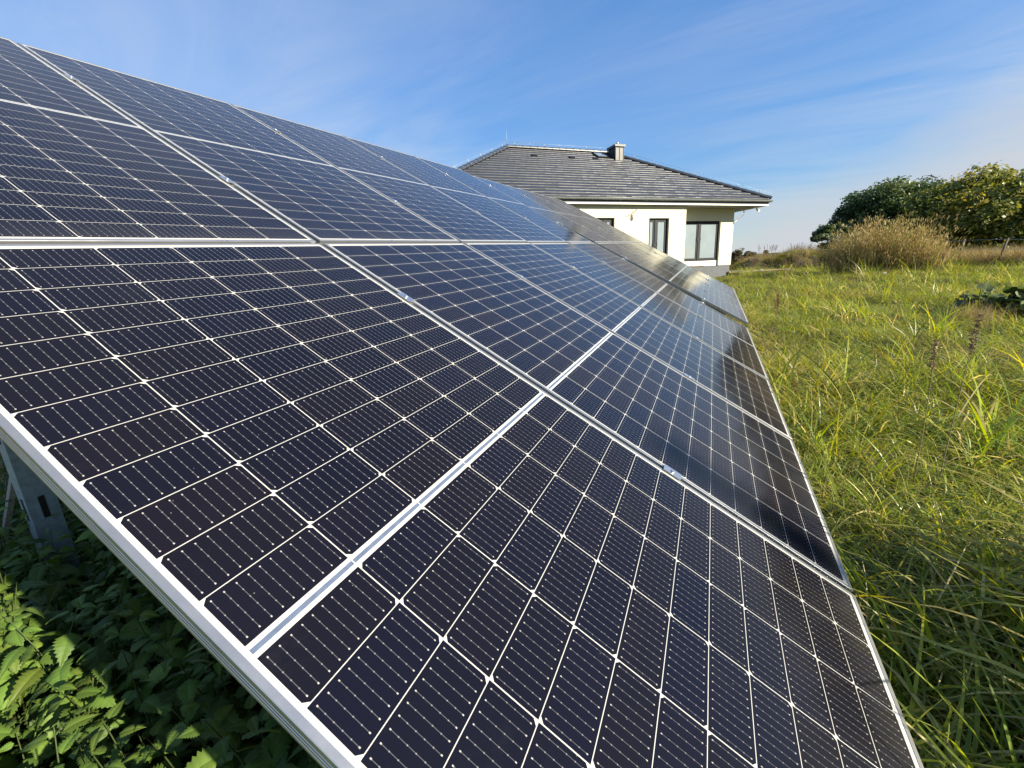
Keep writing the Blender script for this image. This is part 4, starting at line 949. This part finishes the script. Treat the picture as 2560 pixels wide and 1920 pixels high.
# dead standing weed stalks, one mesh part per organ
M['dockstem'] = simple('dock_stem', (0.24, 0.19, 0.09), 0.7)
def dock(x, y, h, label, seed, n=3, brown=(0.10, 0.055, 0.032), head=0.35, z=None, lean=0.12, group=None, thick=0.004, fat=1.0, dens=170, spr=0.03):
    rng = np.random.default_rng(seed); z0 = gzf(x, y) if z is None else z; e = empty('dock_plant', (x, y, z0)); tag(e, label, 'weed', group)
    for k in range(n):
        st = MB(); hv = []
        a = rng.random() * 6.283; ln = h * (0.8 + 0.25 * rng.random()) if k else h; l = lean * rng.random()
        p = [np.array([math.cos(a) * l * t * t * ln + (k > 0) * spr * math.cos(a) * math.sqrt(k / n), math.sin(a) * l * t * t * ln + (k > 0) * spr * math.sin(a) * math.sqrt(k / n), ln * t]) for t in np.linspace(0, 1, 9)]
        st.tube(p, [thick * (1 - 0.6 * t) for t in np.linspace(0, 1, 9)], 5)
        for _ in range(int(dens * fat)):
            t = 1 - head * rng.random() ** 0.9; f = t * 8; i0 = min(7, int(f)); c = p[i0] + (p[i0 + 1] - p[i0]) * (f - i0)
            rr = 0.0135 * fat * (1.15 - abs((t - (1 - head * .6)) / head)) * (0.5 + 0.6 * (math.sin(t * 60 + k) > -0.2)); q = c + np.append(rng.normal(0, rr, 2), rng.normal(0, .006))
            u1 = rng.normal(0, 1, 3); u1 /= np.linalg.norm(u1); u2 = np.cross(u1, rng.normal(0, 1, 3)); u2 /= np.linalg.norm(u2); s_ = 0.0065 * fat ** 0.3
            hv.append((q - u1 * s_, q - u2 * s_, q + u1 * s_, q + u2 * s_, np.array(brown) * (0.6 + 0.9 * rng.random())))
        so_ = st.build('stem', M['dockstem'], e)
        V = np.array([p_ for q in hv for p_ in q[:4]]); C = np.repeat(np.array([q[4] for q in hv]), 4, 0)
        link('seed_head', quads_mesh('seed_head', V, np.arange(len(V)).reshape(-1, 4), M['stalk'], C), so_)
dock(2.93, 2.05, 1.12, 'tall dock stalk with brown seed spike standing alone in the near meadow', 51, n=1, brown=(0.20, 0.14, 0.085), head=0.20, lean=0.05, dens=300, thick=0.0035, fat=0.75)
dock(2.78, 1.98, 0.98, 'shorter dock stalk with pale brown seed spike beside the tall one', 52, n=1, brown=(0.30, 0.22, 0.12), head=0.17, lean=0.10, dens=260, thick=0.0035, fat=0.75)
rd = random.Random(8)
for x, y, h, lab in ((3.4, 23.3, 0.75, 'small rusty dock plant by the planks near the house corner'), (4.6, 22.0, 0.8, 'rusty dock plant between the planks and the weedy bank'), (8.9, 19.0, 0.8, 'dark brown dock plant in front of the golden shrub'), (3.9, 16.5, 0.6, 'pinkish seeding weed in the middle of the meadow'), (2.75, 8.6, 0.55, 'pale seeding weed close beside the far panels'), (6.1, 24.2, 0.7, 'brown dock plant at the foot of the weedy bank')):
    dock(x, y, h, lab, rd.randrange(999), n=4, brown=(0.15, 0.075, 0.045), head=0.45, lean=0.3)
for az, dist, h, lab in ((5.6, 28.2, 1.0, 'clump of thin dead weed stalks on the low left part of the bank'), (8.7, 27.6, 0.95, 'clump of thin dead weed stalks on the high part of the bank')):
    x, y = polar(az, dist); dock(x, y, h, lab, rd.randrange(999), n=18, brown=(0.13, 0.105, 0.075), head=0.3, lean=0.25, z=gzf(x, y) + float(bank_h(np.array(x), np.array(y))) - 0.05, fat=0.8, thick=0.004, spr=0.45)

# broad-leaved sprawling plant in the meadow on the right
def sprawl(x, y, n, spread, seed, label):
    rng = np.random.default_rng(seed); e = empty('broad_leaved_plant', (x, y, gzf(x, y))); tag(e, label, 'plant')
    V, Q, C = [], [], []; o = 0; st = MB()
    for k in range(n):
        a = rng.random() * 6.283; r = spread * math.sqrt(rng.random()); c = np.array([math.cos(a) * r * 1.3, math.sin(a) * r * 0.8, 0.12 + 0.46 * (1 - r / spread) * rng.random() + 0.14 * rng.random()])
        s = 0.065 + 0.065 * rng.random(); nr = np.array([0.5, -0.2, 1.0]) + rng.normal(0, 0.5, 3); nr /= np.linalg.norm(nr); u = np.cross(nr, rng.normal(0, 1, 3)); u /= np.linalg.norm(u); w = np.cross(nr, u)
        col = np.array([(0.075, 0.110, 0.030), (0.12, 0.155, 0.055), (0.26, 0.29, 0.19)][rng.choice(3, p=[.5, .3, .2])]) * (0.7 + .6 * rng.random())
        m = 12; V.append(c - nr * s * 0.15); C.append(col)
        for j in range(m):
            an = 2 * math.pi * j / m; rr = s * (1 + 0.16 * math.cos(5 * an)) * (0.35 if j == 0 else 1); V.append(c + u * math.cos(an) * rr + w * math.sin(an) * rr + nr * s * 0.12 * math.cos(3 * an)); C.append(col * 0.95)
        for j in range(0, m, 2): Q.append((o, o + 1 + j, o + 1 + (j + 1) % m, o + 1 + (j + 2) % m))
        o += m + 1
        st.tube([(c[0] * 0.7, c[1] * 0.7, -0.02), tuple(c)], 0.006, 5)
    st.build('stems', simple('leaf_stalk', (0.09, 0.12, 0.04), 0.6), e)
    link('leaves', quads_mesh('leaves', np.array(V), np.array(Q), M['nettle'], np.array(C)), e)
x, y = polar(26.2, 11.6); sprawl(x, y, 150, 0.50, 61, 'sprawling dark plant with broad pale-lit leaves at the right edge')
x, y = polar(23.0, 12.0); sprawl(x, y, 30, 0.26, 62, 'low outlying clump of broad leaves left of the large sprawling plant')
Pb = np.array([polar(22.9 + RNG.normal(0, 0.9), 10.6 + RNG.normal(0, 0.25)) for _ in range(26)]); n = len(Pb)
scatter('withered_grass', np.stack([Pb[:, 0], Pb[:, 1], gz(Pb[:, 0], Pb[:, 1])], 1), np.stack([RNG.normal(0, .3, n), RNG.normal(0, .3, n), RNG.random(n) * 6.283], 1), 0.5 + 0.25 * RNG.random(n), 19 + RNG.integers(0, 3, n).astype(np.int32), GL, 'withered reddish grass in front of the broad-leaved plant', 'dry grass')

# ------------------------------------------------------------------ fence, planks, stones, utility pole
fe = empty('wire_fence', (11.0, 23.9, gzf(11.0, 23.9))); tag(fe, 'old wire fence with thin leaning posts under the trees', 'fence')
fp = [polar(a, d) for a, d in ((14.0, 27.5), (17.5, 27.0), (20.9, 26.4), (23.4, 25.2), (26.2, 23.4), (30.0, 21.5))]; lz = []
for k, (x, y) in enumerate(fp):
    mb = MB(); z = gzf(x, y) - fe.location.z; lx = 0.12 * (1 if k % 2 else 0.7); pts = [(x - fe.location.x - lx * .2, y - fe.location.y, z - 0.2), (x - fe.location.x + lx, y - fe.location.y - 0.03, z + 0.95)]
    mb.tube(pts, [0.042, 0.036], 7); mb.build('post', M['polewood'], fe); lz.append(pts[1])
for dz in (0.05, 0.4, 0.75):
    mb = MB(); mb.tube([(p[0], p[1], p[2] - dz) for p in lz], 0.004, 4); mb.build('wire', M['galv'], fe)
rk = random.Random(14)
for k, (az, dist, rz, ln, lab) in enumerate(((1.6, 24.8, 0.9, 1.6, 'pale plank lying by the plinth at the house corner'), (4.3, 24.4, -0.05, 2.0, 'long pale plank on the grass, leftmost past the corner'), (5.4, 24.0, 0.12, 1.9, 'weathered plank lying across the middle of the plank heap'), (6.6, 24.3, -0.02, 1.5, 'short yellowish plank at the right end of the plank heap'))):
    x, y = polar(az, dist); mb = MB(); mb.box((-ln / 2, -0.09, 0), (ln / 2, 0.09, 0.05)); o = mb.build('wooden_plank', M['plank']); o.location = (x, y, gzf(x, y) + 0.07 + 0.015 * k); o.rotation_euler = (rk.uniform(-.08, .08), rk.uniform(-.03, .03), rz); tag(o, lab, 'plank', 'planks lying by the house')
def stone(az, dist, s, lab, seed):
    x, y = polar(az, dist); bm = bmesh.new(); bmesh.ops.create_icosphere(bm, subdivisions=2, radius=s); r = random.Random(seed)
    for v in bm.verts: v.co = Vector((v.co.x * 1.5, v.co.y, v.co.z * 0.75)) * (1 + r.uniform(-.16, .16))
    me = bpy.data.meshes.new('boulder'); bm.to_mesh(me); bm.free(); me.materials.append(M['stone']); o = link('boulder', me); o.location = (x, y, gzf(x, y) + s * 0.55); o.rotation_euler = (0, 0, r.random() * 3); tag(o, lab, 'stone', 'stones at the foot of the golden shrub')
stone(14.1, 20.9, 0.10, 'pale stone at the left foot of the golden shrub', 1); stone(15.9, 21.2, 0.09, 'flatter pale stone under the middle of the golden shrub', 2); stone(5.0, 24.9, 0.16, 'brown stone lying behind the planks', 3)

ux, uy = 16.56, -1.51
up_e = empty('utility_pole', (ux, uy, gzf(ux, uy))); tag(up_e, 'dark wooden utility pole whose shadow falls across the panels', 'utility pole')
zt = -0.82 + 0.4226 * 16.85 - gzf(ux, uy)
mb = MB(); mb.tube([(0, 0, -0.5), (0, 0, zt * 0.5), (0, 0, zt)], [0.13, 0.115, 0.09], 14); mb.build('pole', M['polewood'], up_e)
